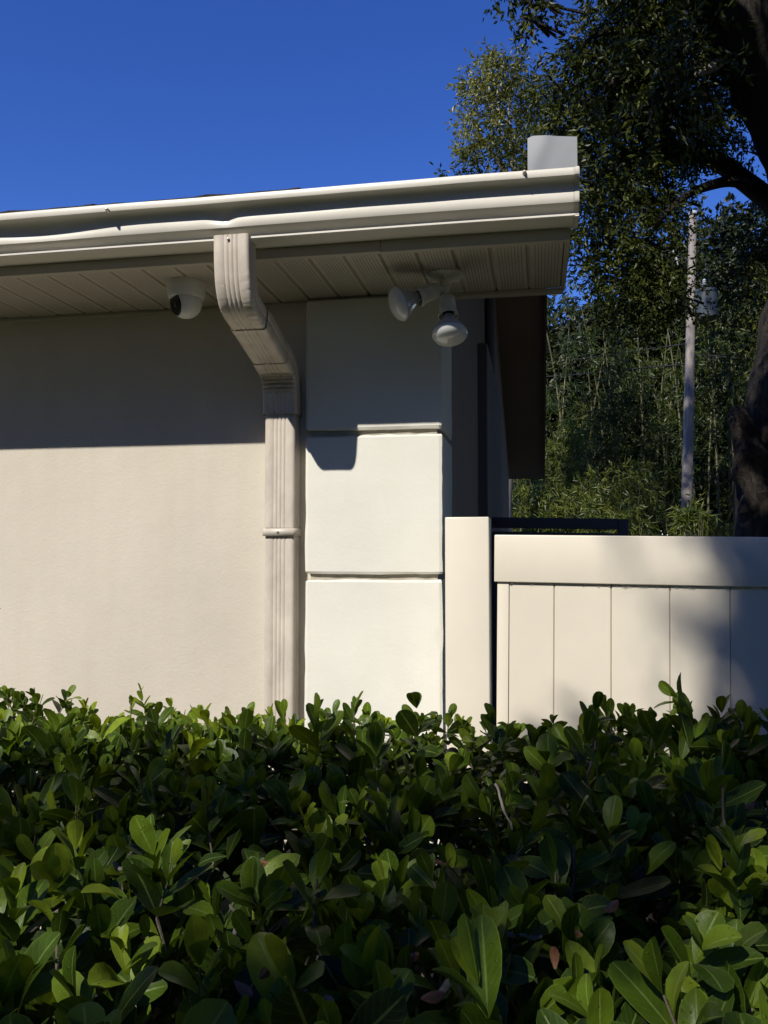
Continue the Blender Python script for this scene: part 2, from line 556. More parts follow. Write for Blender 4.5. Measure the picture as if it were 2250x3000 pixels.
def soffit_mat():
    m = mat('soffit_vinyl', (0.55, 0.50, 0.41), 0.5, 0.12, 9)
    nt = m.node_tree
    p = nt.nodes['Principled BSDF']
    old = p.inputs['Base Color'].links[0].from_socket
    tc = nt.nodes.new('ShaderNodeTexCoord')
    s = nt.nodes.new('ShaderNodeSeparateXYZ')
    nt.links.new(tc.outputs['Object'], s.inputs[0])

    def mth(op, a, b=None, c=None):
        n = nt.nodes.new('ShaderNodeMath'); n.operation = op
        for i, q in enumerate((a, b, c)):
            if q is None:
                continue
            if isinstance(q, (int, float)):
                n.inputs[i].default_value = q
            else:
                nt.links.new(q, n.inputs[i])
        return n.outputs[0]
    gx = mth('DIVIDE', s.outputs[0], 0.0088)
    row = mth('FLOOR', gx)
    gy = mth('ADD', mth('DIVIDE', s.outputs[1], 0.0105), mth('MULTIPLY', row, 0.5))
    dx = mth('SUBTRACT', mth('FRACT', gx), 0.5)
    dy = mth('SUBTRACT', mth('FRACT', gy), 0.5)
    d2 = mth('ADD', mth('MULTIPLY', dx, dx), mth('MULTIPLY', dy, dy))
    hole = mth('LESS_THAN', d2, 0.05)
    inx = mth('MULTIPLY', mth('GREATER_THAN', s.outputs[0], 0.018), mth('LESS_THAN', s.outputs[0], 0.088))
    hole = mth('MULTIPLY', hole, inx)
    mx = nt.nodes.new('ShaderNodeMix'); mx.data_type = 'RGBA'
    mx.inputs[7].default_value = (0.02, 0.018, 0.015, 1)
    nt.links.new(hole, mx.inputs[0])
    nt.links.new(old, mx.inputs[6])
    nt.links.new(mx.outputs[2], p.inputs['Base Color'])
    return m


M['soffit'] = soffit_mat()

# ------------------------------------------------------------------ setting: ground
gm = mat('yard_ground', (0.10, 0.085, 0.055), 0.95, 0.6, 1.2, 0.02, 14, var_color=(0.045, 0.06, 0.025))
g = MB().add([(-300, -300, 0), (300, -300, 0), (300, 300, 0), (-300, 300, 0)], [(0, 1, 2, 3)]).build('ground', gm)
g['kind'] = 'structure'

# ------------------------------------------------------------------ house
WY = 2.55            # stucco wall face
ZS = EYE + 0.80      # soffit height
FY = 2.137           # fascia face
XR = 0.088           # outer edge of the rake overhang
XS = -0.30           # side wall
RIDGE_Y, FAR_Y = 5.9, 9.6
house = thing('house', 'tan stucco house with deep eave and white block corner', 'house', (-0.7, 4.0, 0))
H = Vector(house.location)


def hpart(mb, name, m, parent=None, **k):
    o = mb.build(name, m, None, **k)
    if parent is None:
        return keep(o, house)
    o.parent = parent
    return o


hpart(MB().box(-8, -0.66, WY, WY + 0.2, 0, ZS + 0.15), 'wall', M['stucco'])
# side wall: gable shape
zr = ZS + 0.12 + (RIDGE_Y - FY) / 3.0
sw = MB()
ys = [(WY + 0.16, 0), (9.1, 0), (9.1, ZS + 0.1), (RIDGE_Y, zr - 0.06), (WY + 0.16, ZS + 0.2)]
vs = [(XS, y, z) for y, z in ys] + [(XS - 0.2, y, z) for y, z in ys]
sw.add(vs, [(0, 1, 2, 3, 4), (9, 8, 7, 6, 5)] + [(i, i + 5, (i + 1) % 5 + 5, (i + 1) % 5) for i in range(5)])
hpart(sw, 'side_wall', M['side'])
hpart(MB().box(-8, XS - 0.2, 9.0, 9.2, 0, ZS + 0.1), 'rear_wall', M['stucco'])
# boxed utility panel and conduit on the shaded side wall
zb = at(1057, 745, 4.4).z
hpart(MB().box(XS - 0.02, XS + 0.05, 4.35, 6.1, 0.05, zb), 'utility_panel', M['side_trim'], bevel=0.006)
cd = MB()
cd.tube([(XS + 0.03, 5.0, zb - 0.02), (XS + 0.03, 5.0, zb + 0.75)], [0.03, 0.03], 10)
hpart(cd, 'conduit', M['side_trim'], smooth=True)

# white corner blocks (quoins), recessed joints
PXL, PXR, PY = -0.708, -0.282, 2.505
hpart(MB().box(PXL + 0.014, PXR - 0.016, PY + 0.016, WY + 0.3, 0, ZS), 'corner_core', M['mortar'])
zj = [0.0, 0.36, 0.785, 1.203, 1.625, 2.068, ZS - 0.004]
zj[3], zj[4], zj[5] = 1.12, EYE - 0.073, EYE + 0.371


def quoin(z0, z1, seed):
    """rough cast block: a box with many facets, rounded and worn edges"""
    n = (15, 10, 15)
    bm = bmesh.new()
    x0, x1, y0, y1 = PXL, PXR, PY, WY + 0.26
    bmesh.ops.create_cube(bm, size=1.0)
    bmesh.ops.subdivide_edges(bm, edges=bm.edges[:], cuts=17, use_grid_fill=True)
    off = Vector((seed * 3.1, seed * 1.7, seed))
    for v in bm.verts:
        c = v.co
        def sh_(t, L):
            i = round((t + .5) * 18)
            if i in (0, 18):
                return i / 18 * L
            if i == 1:
                return 0.009
            if i == 17:
                return L - 0.009
            return 0.009 + (i - 1) / 16 * (L - 0.018)
        p = Vector((x0 + sh_(c.x, x1 - x0), y0 + sh_(c.y, y1 - y0), z0 + sh_(c.z, z1 - z0)))
        # pull edge loops in to round the arrises
        for ax, lo, hi in ((0, x0, x1), (1, y0, y1), (2, z0, z1)):
            pass
        ex = min(p.x - x0, x1 - p.x); ey = min(p.y - y0, y1 - p.y); ez = min(p.z - z0, z1 - p.z)
        nz = noise.noise(p * 9 + off)
        n2 = noise.noise(p * 38 + off)
        top = p.z > (z0 + z1) / 2
        if ey < 1e-5 and p.y < (y0 + y1) / 2:
            p.y += 0.0012 * n2
            if ez < 1e-5:
                p.y += (0.011 if top else 0.004) + 0.003 * n2
            if ex < 1e-5:
                p.y += 0.003
        if ez < 1e-5:
            p.z += (-1 if top else 1) * (0.0015 + 0.0025 * nz + 0.0015 * n2)
            if ex < 1e-5:
                p.x += (1 if p.x < (x0 + x1) / 2 else -1) * 0.003
        if ex < 1e-5:
            p.x += 0.0025 * nz + 0.0012 * n2
        v.co = p
    # shoulder loops just inside the arris
    me = bpy.data.meshes.new('block')
    bm.to_mesh(me); bm.free()
    me.polygons.foreach_set('use_smooth', [True] * len(me.polygons))
    me.set_sharp_from_angle(angle=radians(14))
    me.materials.append(M['quoin'])
    o = bpy.data.objects.new('corner_block', me)
    link(o)
    return keep(o, house)


for i in range(len(zj) - 1):
    g_ = 0.007
    quoin(zj[i] + (g_ if i else 0), zj[i + 1] - (g_ if i < len(zj) - 2 else 0), i + 1)

# soffit: separate perforated panels with grooves, laid from fascia to wall
PW = 0.0977


def panel_mesh(w, y0, y1):
    prof = [(0.0, 0.009), (0.004, 0.009), (0.009, 0.0), (0.094 * w / PW, 0.0), (0.0985 * w / PW, 0.010), (0.0985 * w / PW, 0.014), (0.0, 0.014)]
    n = len(prof)
    vs = [(x, y0, z) for x, z in prof] + [(x, y1, z) for x, z in prof]
    fs = [(i, (i + 1) % n, (i + 1) % n + n, i + n) for i in range(n)] + [tuple(reversed(range(n))), tuple(range(n, 2 * n))]
    me = bpy.data.meshes.new('soffit_panel')
    me.from_pydata(vs, [], fs)
    me.materials.append(M['soffit'])
    return me


pm = panel_mesh(PW, 0.0, WY - FY - 0.012)
xp = XR - 0.012 - PW
k = 0
while xp > -2.6:
    o = bpy.data.objects.new('soffit_panel', pm)
    link(o, house)
    o.location = Vector((xp, FY + 0.004, ZS)) - H
    xp -= PW
hpart(MB().box(-8, xp + PW, FY + 0.004, WY, ZS + 0.002, ZS + 0.015), 'soffit_sheet', M['trim'])
# wall channel under the soffit, end trim, fascia boards
hpart(MB().box(-2.6, XR - 0.004, WY - 0.012, WY + 0.02, ZS - 0.013, ZS - 0.001), 'soffit_channel', M['trim'], bevel=0.002)
hpart(MB().box(XR - 0.012, XR, FY + 0.004, WY + 0.02, ZS - 0.003, ZS + 0.06), 'soffit_end_trim', M['trim'], bevel=0.002)
for a, b in ((-8, -3.9), (-3.898, -0.402), (-0.400, XR)):
    dz = 0.0022 if b > 0 else 0
    hpart(MB().box(a, b, FY - 0.001 * (b > 0), FY + 0.02, ZS - 0.004 - dz, ZS + 0.125), 'fascia_board', M['trim'], bevel=0.0015)
# the closed end of the boxed eave
ec = MB()
pts = [(FY, ZS - 0.002), (WY + 0.02, ZS - 0.002), (WY + 0.02, ZS + 0.26), (FY, ZS + 0.125)]
ec.add([(XR - 0.011, y, z) for y, z in pts] + [(XR + 0.001, y, z) for y, z in pts], [(3, 2, 1, 0), (4, 5, 6, 7), (0, 1, 5, 4), (1, 2, 6, 5), (2, 3, 7, 6), (3, 0, 4, 7)])
hpart(ec, 'eave_end_board', M['trim'])
# rake boards and rake soffit, up to the ridge and down behind it
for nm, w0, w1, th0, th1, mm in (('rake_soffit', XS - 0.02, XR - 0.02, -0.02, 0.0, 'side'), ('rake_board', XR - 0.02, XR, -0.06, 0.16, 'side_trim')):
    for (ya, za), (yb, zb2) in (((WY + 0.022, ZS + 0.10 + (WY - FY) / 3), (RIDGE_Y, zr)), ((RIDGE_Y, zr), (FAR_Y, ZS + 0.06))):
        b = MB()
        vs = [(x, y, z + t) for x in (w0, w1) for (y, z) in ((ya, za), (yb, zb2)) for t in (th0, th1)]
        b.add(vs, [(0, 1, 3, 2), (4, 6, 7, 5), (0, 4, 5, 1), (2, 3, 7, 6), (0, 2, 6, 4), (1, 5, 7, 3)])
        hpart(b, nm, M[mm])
# roof deck with shingles along the eave
ZD = EYE + 0.958
roof = hpart(MB().add([(-8, FY - 0.01, ZD), (XR, FY - 0.01, ZD), (XR, RIDGE_Y, ZD + (RIDGE_Y - FY) / 3), (-8, RIDGE_Y, ZD + (RIDGE_Y - FY) / 3), (XR, FAR_Y + .1, ZS + 0.2), (-8, FAR_Y + .1, ZS + 0.2),
                       (-8, FY - 0.01, ZD - 0.015), (XR, FY - 0.01, ZD - 0.015)], [(0, 1, 2, 3), (3, 2, 4, 5), (6, 7, 1, 0)]), 'roof', M['shingle'])
sm = MB()
nx = 9
vs, fs = [], []
for j, (y, zt) in enumerate(((0.0, 0.0), (0.0, 0.007), (0.16, 0.010), (0.16, 0.0))):
    for i in range(nx):
        vs.append((0.295 * i / (nx - 1), y, zt))
for j in range(3):
    for i in range(nx - 1):
        fs.append((j * nx + i, j * nx + i + 1, (j + 1) * nx + i + 1, (j + 1) * nx + i))
shm = []
for q in range(4):
    me = bpy.data.meshes.new('shingle')
    v2 = [(x, y + (0.006 * noise.noise(Vector((x * 9, q * 7.0, 0))) if y < .1 else 0), z + (0.010 * noise.noise(Vector((x * 11, q * 5.0, 3)) ) + 0.002 if zi and y < .1 else 0)) for (x, y, z), zi in zip(vs, [0] * nx + [1] * nx + [1] * nx + [0] * nx)]
    me.from_pydata(v2, [], fs)
    me.materials.append(M['shingle'])
    shm.append(me)
slope = math.atan(1 / 3)
for row in range(3):
    x = -3.0 - 0.11 * row
    while x < XR - 0.28:
        o = bpy.data.objects.new('shingle', shm[random.randrange(4)])
        link(o, roof)
        y = FY - 0.028 + row * 0.13
        fade = 0.035 * max(0, min(1, (x + 0.75) / 0.5))
        o.location = (x, y, ZD + 0.004 + row * 0.13 / 3 + row * 0.007 - fade)
        o.rotation_euler = (slope + random.uniform(-.02, .02), random.uniform(-.006, .006), 0)
        x += 0.298

# ------------------------------------------------------------------ gutter
gut = thing('rain_gutter', 'dented cream metal rain gutter along the eave', 'gutter', (-0.9, 2.08, EYE + 0.83))
ZG = EYE + 0.824
# profile: (distance out from the fascia, height)
gp = [(0.0, 0.112), (0.0, 0.001), (0.010, 0.0), (0.066, 0.0), (0.0745, 0.0006), (0.0758, 0.002), (0.0758, 0.0050), (0.0745, 0.0066), (0.0685, 0.0085), (0.0655, 0.0115), (0.0655, 0.0155), (0.0690, 0.0195),
      (0.0770, 0.0228), (0.0865, 0.0252), (0.0918, 0.0285), (0.0943, 0.034), (0.0950, 0.042), (0.0948, 0.050), (0.0940, 0.058), (0.0938, 0.065), (0.0955, 0.0715), (0.1005, 0.0765), (0.1090, 0.0795), (0.1215, 0.0806),
      (0.1245, 0.0818), (0.1255, 0.0845), (0.1255, 0.0970), (0.1245, 0.0995), (0.121, 0.1000), (0.111, 0.0995)]
gx0, gx1, NX = -3.2, 0.104, 240
vs, fs = [], []
np_ = len(gp)
for i in range(NX + 1):
    x = gx0 + (gx1 - gx0) * i / NX
    d1 = math.exp(-((x + 0.80) / 0.035) ** 2)
    d2 = math.exp(-((x + 1.33) / 0.17) ** 2)
    for j, (o_, z) in enumerate(gp):
        face = 0.008 < z < 0.0800 and o_ > 0.06
        t = max(0.0, 1 - abs(z - 0.050) / 0.036) if face else 0.0
        y = FY - 0.0015 - o_
        wob = 0.0012 * noise.noise(Vector((x * 3.1, z * 20, 0))) if face else 0.0006 * noise.noise(Vector((x * 2.3, 1, 4)))
        y += wob + t * (0.007 * d1 * noise.noise(Vector((x * 25, 3, z * 30))) + 0.004 * d1 + 0.011 * d2)
        zz = ZG + z + 0.001 * noise.noise(Vector((x * 1.7, 9, 2)))
        if z > 0.0803:
            zz += 0.0012 * noise.noise(Vector((x * 4, 5, 5)))
        vs.append((x, y, zz))
for i in range(NX):
    for j in range(np_ - 1):
        fs.append((i * np_ + j, (i + 1) * np_ + j, (i + 1) * np_ + j + 1, i * np_ + j + 1))
o = keep(MB().add(vs, fs).build('trough', M['gutter'], smooth=30), gut)
sol = o.modifiers.new('thickness', 'SOLIDIFY')
sol.thickness = 0.0009
sol.offset = 0
# end cap: crimped flange over the profile
ecb = MB()
outer = [(FY - 0.001 - o_ * 1.012 + 0.0, ZG + z * 1.0 - 0.0015) for o_, z in gp[1:-1]]
ring = []
n = len(outer)
cx = sum(p[0] for p in outer) / n; cz = sum(p[1] for p in outer) / n
vv = []
for xx, sc in ((gx1 - 0.007, 1.035), (gx1 + 0.0015, 1.03), (gx1 + 0.003, 1.0), (gx1 + 0.0005, 0.93)):
    for i, (y, z) in enumerate(outer):
        w = 1 + 0.012 * noise.noise(Vector((i * 1.3, xx * 300, 0)))
        vv.append((xx, cx + (y - cx) * sc * w, cz + (z - cz) * sc * w))
ff = []
for j in range(3):
    for i in range(n):
        ff.append((j * n + i, j * n + (i + 1) % n, (j + 1) * n + (i + 1) % n, (j + 1) * n + i))
ff.append(tuple(3 * n + i for i in range(n)))
keep(ecb.add(vv, ff).build('end_cap', M['gutter_in'], smooth=40, normals=True), gut)
for px, py in ((1133, 374), (233, 455)):
    p = at(px, py, FY - 0.1275)
    s = MB().lathe([(0.0, 0.016), (0.0022, 0.0155), (0.0050, 0.008), (0.0058, 0.004), (0.0058, 0.0), (0.002, -0.004)], p + Vector((0, 0.004, 0)), (0, -1, 0.05), 12)
    keep(s.build('screw', M['gutter'] if px > 500 else M['screw'], smooth=True), gut)

# splash guard: a thin bent sheet standing on the gutter's corner
sg = MB()
nu, nv = 13, 8
vs = []
pbl, pbr = at(1140, 362, 2.03), at(1251, 356, 2.03)
for layer in (0, 1):
    for j in range(nv):
        v = j / (nv - 1)
        for i in range(nu):
            u = i / (nu - 1)
            x = pbl.x + (pbr.x - pbl.x) * u
            hgt = 0.080 + 0.026 * u
            if u < 0.10:                       # clipped top left corner
                hgt -= 0.007 * (1 - u / 0.10)
            z = pbl.z - 0.010 + (hgt + 0.010) * v
            y = 2.024 + 0.085 * u - 0.0035 * math.exp(-((u - 0.05 - 0.32 * v) / 0.16) ** 2) + 0.012 * (v - 0.5) * (1 - u) * v + layer * 0.0012
            vs.append((x, y, z))
fs = []
L = nu * nv
for j in range(nv - 1):
    for i in range(nu - 1):
        a = j * nu + i
        fs.append((a, a + 1, a + nu + 1, a + nu))
        fs.append((L + a, L + a + nu, L + a + nu + 1, L + a + 1))
bd = [i for i in range(nu)] + [j * nu + nu - 1 for j in range(1, nv)] + [(nv - 1) * nu + i for i in range(nu - 2, -1, -1)] + [j * nu for j in range(nv - 2, 0, -1)]
for q in range(len(bd)):
    a, b = bd[q], bd[(q + 1) % len(bd)]
    fs.append((b, a, L + a, L + b))
tag(sg.add(vs, fs).build('splash_guard', M['white_metal'], smooth=50), 'small white sheet metal splash guard standing on gutter corner', 'splash guard')

# ------------------------------------------------------------------ downspout
dsp = thing('downspout', 'corrugated beige downspout bending from gutter back to the wall', 'downspout', (-0.785, 2.515, 0))
DX = -0.785
# outer face of the pipe, (y, z above the eye)
path = [(2.047, 0.835), (2.049, 0.79), (2.053, 0.75), (2.060, 0.712), (2.074, 0.678), (2.095, 0.652), (2.122, 0.636), (2.155, 0.627), (2.200, 0.617)]
path2 = [(2.190, 0.6195), (2.25, 0.604), (2.31, 0.586), (2.385, 0.565)]
path3 = [(2.375, 0.5675), (2.400, 0.560), (2.425, 0.552), (2.444, 0.543), (2.459, 0.530), (2.469, 0.514), (2.475, 0.495), (2.478, 0.470), (2.4785, 0.43)]


def ds_ring(W, D, grow=0.0):
    """cross-section from the front face round the back: (x, depth)"""
    w = W / 2 + grow
    out = []
    # front face with four grooves in the middle
    gr = [-0.019, -0.0065, 0.006, 0.0185]
    xs = [-w + 0.010]
    for g0 in gr:
        xs += [g0 - 0.0032, g0, g0 + 0.0032]
    xs += [w - 0.010]
    for x in xs:
        dip = 0.0026 if any(abs(x - g0) < 1e-6 for g0 in gr) else 0.0
        out.append((x, -grow + dip, 1))
    for a in (25, 50, 75):
        out.append((w - 0.010 + 0.010 * sin(radians(a)), -grow + 0.010 - 0.010 * cos(radians(a)), 0.6))
    for d in (0.018, 0.028, 0.031, 0.034, 0.044, 0.056):
        out.append((w - (0.0018 if abs(d - 0.031) < 1e-6 else 0), d, 0.2))
    out += [(w - 0.003, D - 0.003 + grow, 0), (w - 0.010, D + grow, 0), (-w + 0.010, D + grow, 0), (-w + 0.003, D - 0.003 + grow, 0)]
    for d in (0.056, 0.044, 0.034, 0.031, 0.028, 0.018):
        out.append((-w + (0.0018 if abs(d - 0.031) < 1e-6 else 0), d, 0.2))
    for a in (75, 50, 25):
        out.append((-w + 0.010 - 0.010 * sin(radians(a)), -grow + 0.010 - 0.010 * cos(radians(a)), 0.6))
    return out


def sweep(pth, grow, crimp=None, sub=6, D=0.068):
    pts = spline([Vector((0, y, z + EYE)) for y, z in pth], sub)
    ring = ds_ring(0.100, D, grow)
    n = len(ring)
    vs = []
    for i, p in enumerate(pts):
        t = (pts[min(i + 1, len(pts) - 1)] - pts[max(i - 1, 0)]).normalized()
        inn = Vector((0, -t.z, t.y))          # from the outer face into the pipe
        if inn.y < 0 and abs(t.z) > 0.7:
            inn = -inn
        s = i / (len(pts) - 1)
        for x, d, wgt in ring:
            c = crimp(s, x, d, wgt) if crimp else 0.0
            vs.append(p + Vector((DX + x, 0, 0)) + inn * (d + c))
    fs = []
    for i in range(len(pts) - 1):
        for k in range(n):
            k2 = (k + 1) % n
            fs.append((i * n + k, (i + 1) * n + k, (i + 1) * n + k2, i * n + k2))
    return MB().add(vs, fs)


def crimp_upper(s, x, d, w):
    """dents along the corners of the first bend"""
    if s < 0.25 or s > 0.9 or w < 0.15:
        return 0.0
    e = max(0, (abs(x) - 0.022) / 0.028)
    v = noise.noise(Vector((s * 26, x * 30, 2.0)))
    rt = 1.0 if x > 0 else 0.35
    return 0.0042 * w * e * rt * max(0, sin(s * 70 + 6 * v)) ** 2 * min(1, (s - 0.25) * 4) + 0.003 * w * v * max(0, s - 0.4)


def crimp_lower(s, x, d, w):
    """fan folds on the inside of the second bend"""
    b = max(0.0, 1 - ((s - 0.50) / 0.27) ** 2)
    return (0.017 * b * (0.5 + 0.5 * sin(s * 70)) * w * (1 - 0.35 * abs(x) / 0.05)) if w > 0.15 else 0.0


keep(sweep(path, 0.0, crimp_upper, 10).build('elbow', M['pipe'], dsp, smooth=40, normals=True), dsp)
keep(sweep(path2, 0.0030, None, 6).build('offset_pipe', M['pipe'], dsp, smooth=40, normals=True), dsp)
keep(sweep(path3, 0.0048, crimp_lower, 14).build('elbow', M['pipe'], dsp, smooth=40, normals=True), dsp)
ZC = at(610, 1140, 2.48).z - EYE
keep(sweep([(2.480, 0.445), (2.480, 0.25), (2.480, ZC)], -0.0008, None, 4, 0.069).build('pipe', M['pipe'], dsp, smooth=40, normals=True), dsp)
keep(sweep([(2.482, ZC + 0.002), (2.482, -0.6), (2.482, -1.62)], -0.0022, None, 6, 0.067).build('pipe', M['pipe'], dsp, smooth=40, normals=True), dsp)
for zz in (ZC - 0.014,):
    st = MB()
    x0, x1, y0 = DX - 0.0525, DX + 0.0525, 2.4765
    ln = [(x0, 2.549), (x0, y0 + 0.008), (x0 + 0.008, y0), (x1 - 0.008, y0), (x1, y0 + 0.008), (x1, 2.549)]
    a = [(x, y, EYE + zz - 0.011) for x, y in ln]; b = [(x, y, EYE + zz + 0.012 + 0.0012 * (i % 2)) for i, (x, y) in enumerate(ln)]
    st.add(a + b, [(i, i + 1, i + 7, i + 6) for i in range(5)])
    o = keep(st.build('strap', M['pipe'], smooth=40), dsp)
    sl = o.modifiers.new('thickness', 'SOLIDIFY'); sl.thickness = 0.0014; sl.offset = 1
for xx, zz, yy in ((DX - 0.002, ZC - 0.014, 2.4745), (DX - 0.016, 0.438, 2.476), (DX + 0.008, 0.441, 2.476), (DX - 0.006, 0.822, 2.045)):
    keep(MB().lathe([(0.0, 0.003), (0.0025, 0.0028), (0.0036, 0.0015), (0.004, 0.0), (0.004, -0.003)], (xx, yy, EYE + zz), (0, -1, 0), 10).build('screw', M['screw'], smooth=True), dsp)

# ------------------------------------------------------------------ security camera
cb = Vector((-1.021, 2.305, ZS))
sc = thing('security_camera', 'white dome security camera with black lens under the soffit', 'camera', cb)
keep(MB().lathe([(0.0595, 0.004), (0.0595, -0.004), (0.058, -0.010), (0.0565, -0.028), (0.054, -0.040), (0.0515, -0.046), (0.049, -0.048), (0.044, -0.047)], cb, (0, 0, 1), 40).build('base', M['cam_body'], smooth=35, normals=True), sc)
bc = cb + Vector((0.0, -0.002, -0.058))
look = Vector((-0.60, -0.62, -0.24)).normalized()
prof = []
for a in range(0, 151, 10):
    q = radians(180 - a)
    prof.append((0.0475 * sin(q), 0.0475 * cos(q)))
prof = [p for p in prof if p[1] < 0.030]
prof += [(0.0372, 0.0300), (0.0355, 0.0312)]
ball = keep(MB().lathe(prof, bc, look, 40).build('eyeball', M['cam_body'], smooth=35, normals=True), sc)
gl = MB().lathe([(0.0345, 0.022), (0.0345, 0.0325), (0.033, 0.0345), (0.011, 0.0352), (0.010, 0.033)], bc, look, 32).build('lens_cover', M['cam_glass'], smooth=30, normals=True)
keep(gl, sc)
ln = MB().lathe([(0.0095, 0.0325), (0.009, 0.0352), (0.005, 0.0368), (0.0005, 0.0374)], bc, look, 20).build('lens', M['cam_glass'], gl, smooth=True, normals=True)
up = (Vector((0, 0, 1)) - look * look.z).normalized()
tilt = (look * 0.55 + up * 0.85 + Vector((-0.12, -0.1, 0))).normalized()
keep(MB().lathe([(0.0065, 0.044), (0.0065, 0.0478), (0.0055, 0.0482), (0.001, 0.0470)], bc, tilt, 14).build('sensor', M['cam_glass'], smooth=True, normals=True), sc)

# ------------------------------------------------------------------ twin flood light
fp = Vector((-0.254, 2.365, ZS))
fl = thing('flood_light', 'twin bulb flood light on round plate under the soffit', 'light', fp)
plate = keep(MB().lathe([(0.055, 0.003), (0.0555, -0.003), (0.054, -0.006), (0.050, -0.008), (0.030, -0.011), (0.018, -0.013), (0.016, -0.022), (0.0155, -0.034), (0.013, -0.037), (0.002, -0.038)], fp, (0, 0, 1), 40).build('plate', M['lamp_body'], smooth=30, normals=True), fl)
for q in range(3):
    a = 2 * pi * q / 3 + 0.5
    d = Vector((cos(a), sin(a), 0))
    pc = MB().tube([fp + d * 0.014 + Vector((0, 0, -0.014)), fp + d * 0.046 + Vector((0, 0, -0.0095))], [0.005, 0.004], 8)
    pc.build('plate_rib', M['lamp_body'], None, smooth=True).parent = plate
    bpy.data.objects[-1] if False else None
for c in list(plate.children):
    c.location = (0, 0, 0)


def lamp(p0, p1, d, L, sock_len):
    d = Vector(d).normalized()
    arm = MB().tube(spline([p0, (Vector(p0) + Vector(p1)) / 2 + Vector((0, 0, -0.003)), p1], 4), [0.0095] * 9, 12)
    keep(arm.build('swivel_arm', M['lamp_body'], smooth=True), fl)
    keep(MB().lathe([(0.009, -0.010), (0.013, -0.008), (0.0135, 0.004), (0.010, 0.008)], p1, d.orthogonal(), 16).build('knuckle', M['lamp_body'], smooth=35, normals=True), fl)
    s = [(0.010, -0.004), (0.0165, 0.0), (0.0200, 0.006), (0.0210, 0.018), (0.0222, 0.030), (0.0225, sock_len - 0.006), (0.0265, sock_len), (0.0270, sock_len + 0.010), (0.0255, sock_len + 0.0105), (0.0245, sock_len - 0.004), (0.013, sock_len - 0.006)]
    s = [(r_ * 1.08, h_) for r_, h_ in s]
    h = keep(MB().lathe(s, p1, d, 32, cap=False).build('lamp_holder', M['lamp_body'], smooth=32, normals=True), fl)
    b0 = Vector(p1) + d * (sock_len - 0.004)
    K_ = 1.13
    bs = [(0.0125, 0.0), (0.0135, 0.010), (0.0155, 0.018), (0.021, 0.026), (0.0285, 0.036), (0.0365, 0.048), (0.0420, 0.058), (0.0438, 0.0635)]
    bs = [(r_ * K_, h_ * K_) for r_, h_ in bs]
    keep(MB().lathe(bs, b0, d, 36).build('bulb_reflector', M['bulb_side'], smooth=30, normals=True), fl)
    fs_ = [(0.0438, 0.0632), (0.0446, 0.066), (0.0435, 0.070), (0.0385, 0.0765), (0.030, 0.082), (0.018, 0.0858), (0.006, 0.0873), (0.0008, 0.0875)]
    fs_ = [(r_ * K_, h_ * K_) for r_, h_ in fs_]
    keep(MB().lathe(fs_, b0, d, 36).build('bulb_face', M['bulb_face'], smooth=60, normals=True), fl)
    # label ring on the neck
    keep(MB().lathe([(0.0168, 0.004), (0.0170, 0.014)], b0, d, 24, cap=False).build('neck_collar', M['black'], smooth=True), fl)


hub = fp + Vector((0, 0, -0.036))
lamp(hub, hub + Vector((-0.020, -0.006, -0.008)), (-0.84, -0.40, -0.40), 0.1, 0.058)
lamp(hub, hub + Vector((0.004, -0.004, -0.030)), (0.10, -0.36, -0.93), 0.1, 0.060)

# ------------------------------------------------------------------ fence
post_x0, post_x1 = -0.2545, -0.1322
post = MB().box(post_x0, post_x1, 2.33, 2.33 + 0.122, 0, EYE + 0.100)
tag(post.build('fence_post', M['vinyl'], bevel=0.0035, seg=3, smooth=40), 'square cream vinyl fence post beside the white corner blocks', 'fence post')

fr = thing('vinyl_fence', 'cream vinyl fence panel with wide top rail and upright boards', 'fence', at(1068, 1155, 2.345))
fr.rotation_euler = (0, radians(0.75), radians(-1.6))


def bevbox(name, m, parent, b, bev=0.003):
    return MB().box(*b).build(name, m, parent, bevel=bev, seg=3, smooth=40)


RH = 0.131
bevbox('top_rail', M['vinyl'], fr, (0, 1.85, 0.0, 0.045, -RH, 0), 0.003)
bevbox('edge_channel', M['vinyl'], fr, (0.0085, 0.0405, 0.008, 0.040, -1.66, -RH - 0.0002), 0.002)
xb = [0.041, 0.164, 0.3155, 0.467, 0.6185, 0.770, 0.9215, 1.073, 1.2245, 1.376, 1.5275, 1.679]
for a, b in zip(xb[:-1], xb[1:]):
    pr = [(a + 0.0006, 0.014), (a + 0.003, 0.0105), (b - 0.003, 0.0105), (b - 0.0006, 0.014), (b + 0.0006, 0.020), (b + 0.0006, 0.030), (a + 0.0006, 0.030)]
    n = len(pr)
    vs = [(x, y, -1.66) for x, y in pr] + [(x, y, -RH + 0.01) for x, y in pr]
    MB().add(vs, [(i, (i + 1) % n, (i + 1) % n + n, i + n) for i in range(n)] + [tuple(reversed(range(n))), tuple(range(n, 2 * n))]).build('board', M['vinyl'], fr)
bevbox('bottom_rail', M['vinyl'], fr, (0, 1.85, 0.0, 0.045, -1.70, -1.58), 0.003)
dr = MB()
xs_ = [0.045, 0.1, 0.19, 0.24, 0.28] + list(np.cumsum(rng.uniform(0.006, 0.028, 26)) + 0.30)
for x in xs_:
    s = random.uniform(0.0016, 0.0032)
    dr.lathe([(s * 0.7, 0.001), (s, -s * 0.7), (s * 0.75, -s * 1.7), (s * 0.1, -s * 2.1)], (x, 0.004 + random.uniform(0, .003), -RH - 0.0002), (0, 0, 1), 8)
o = dr.build('water_drops', M['droplet'], fr, smooth=True, normals=True)
o['kind'] = 'stuff'

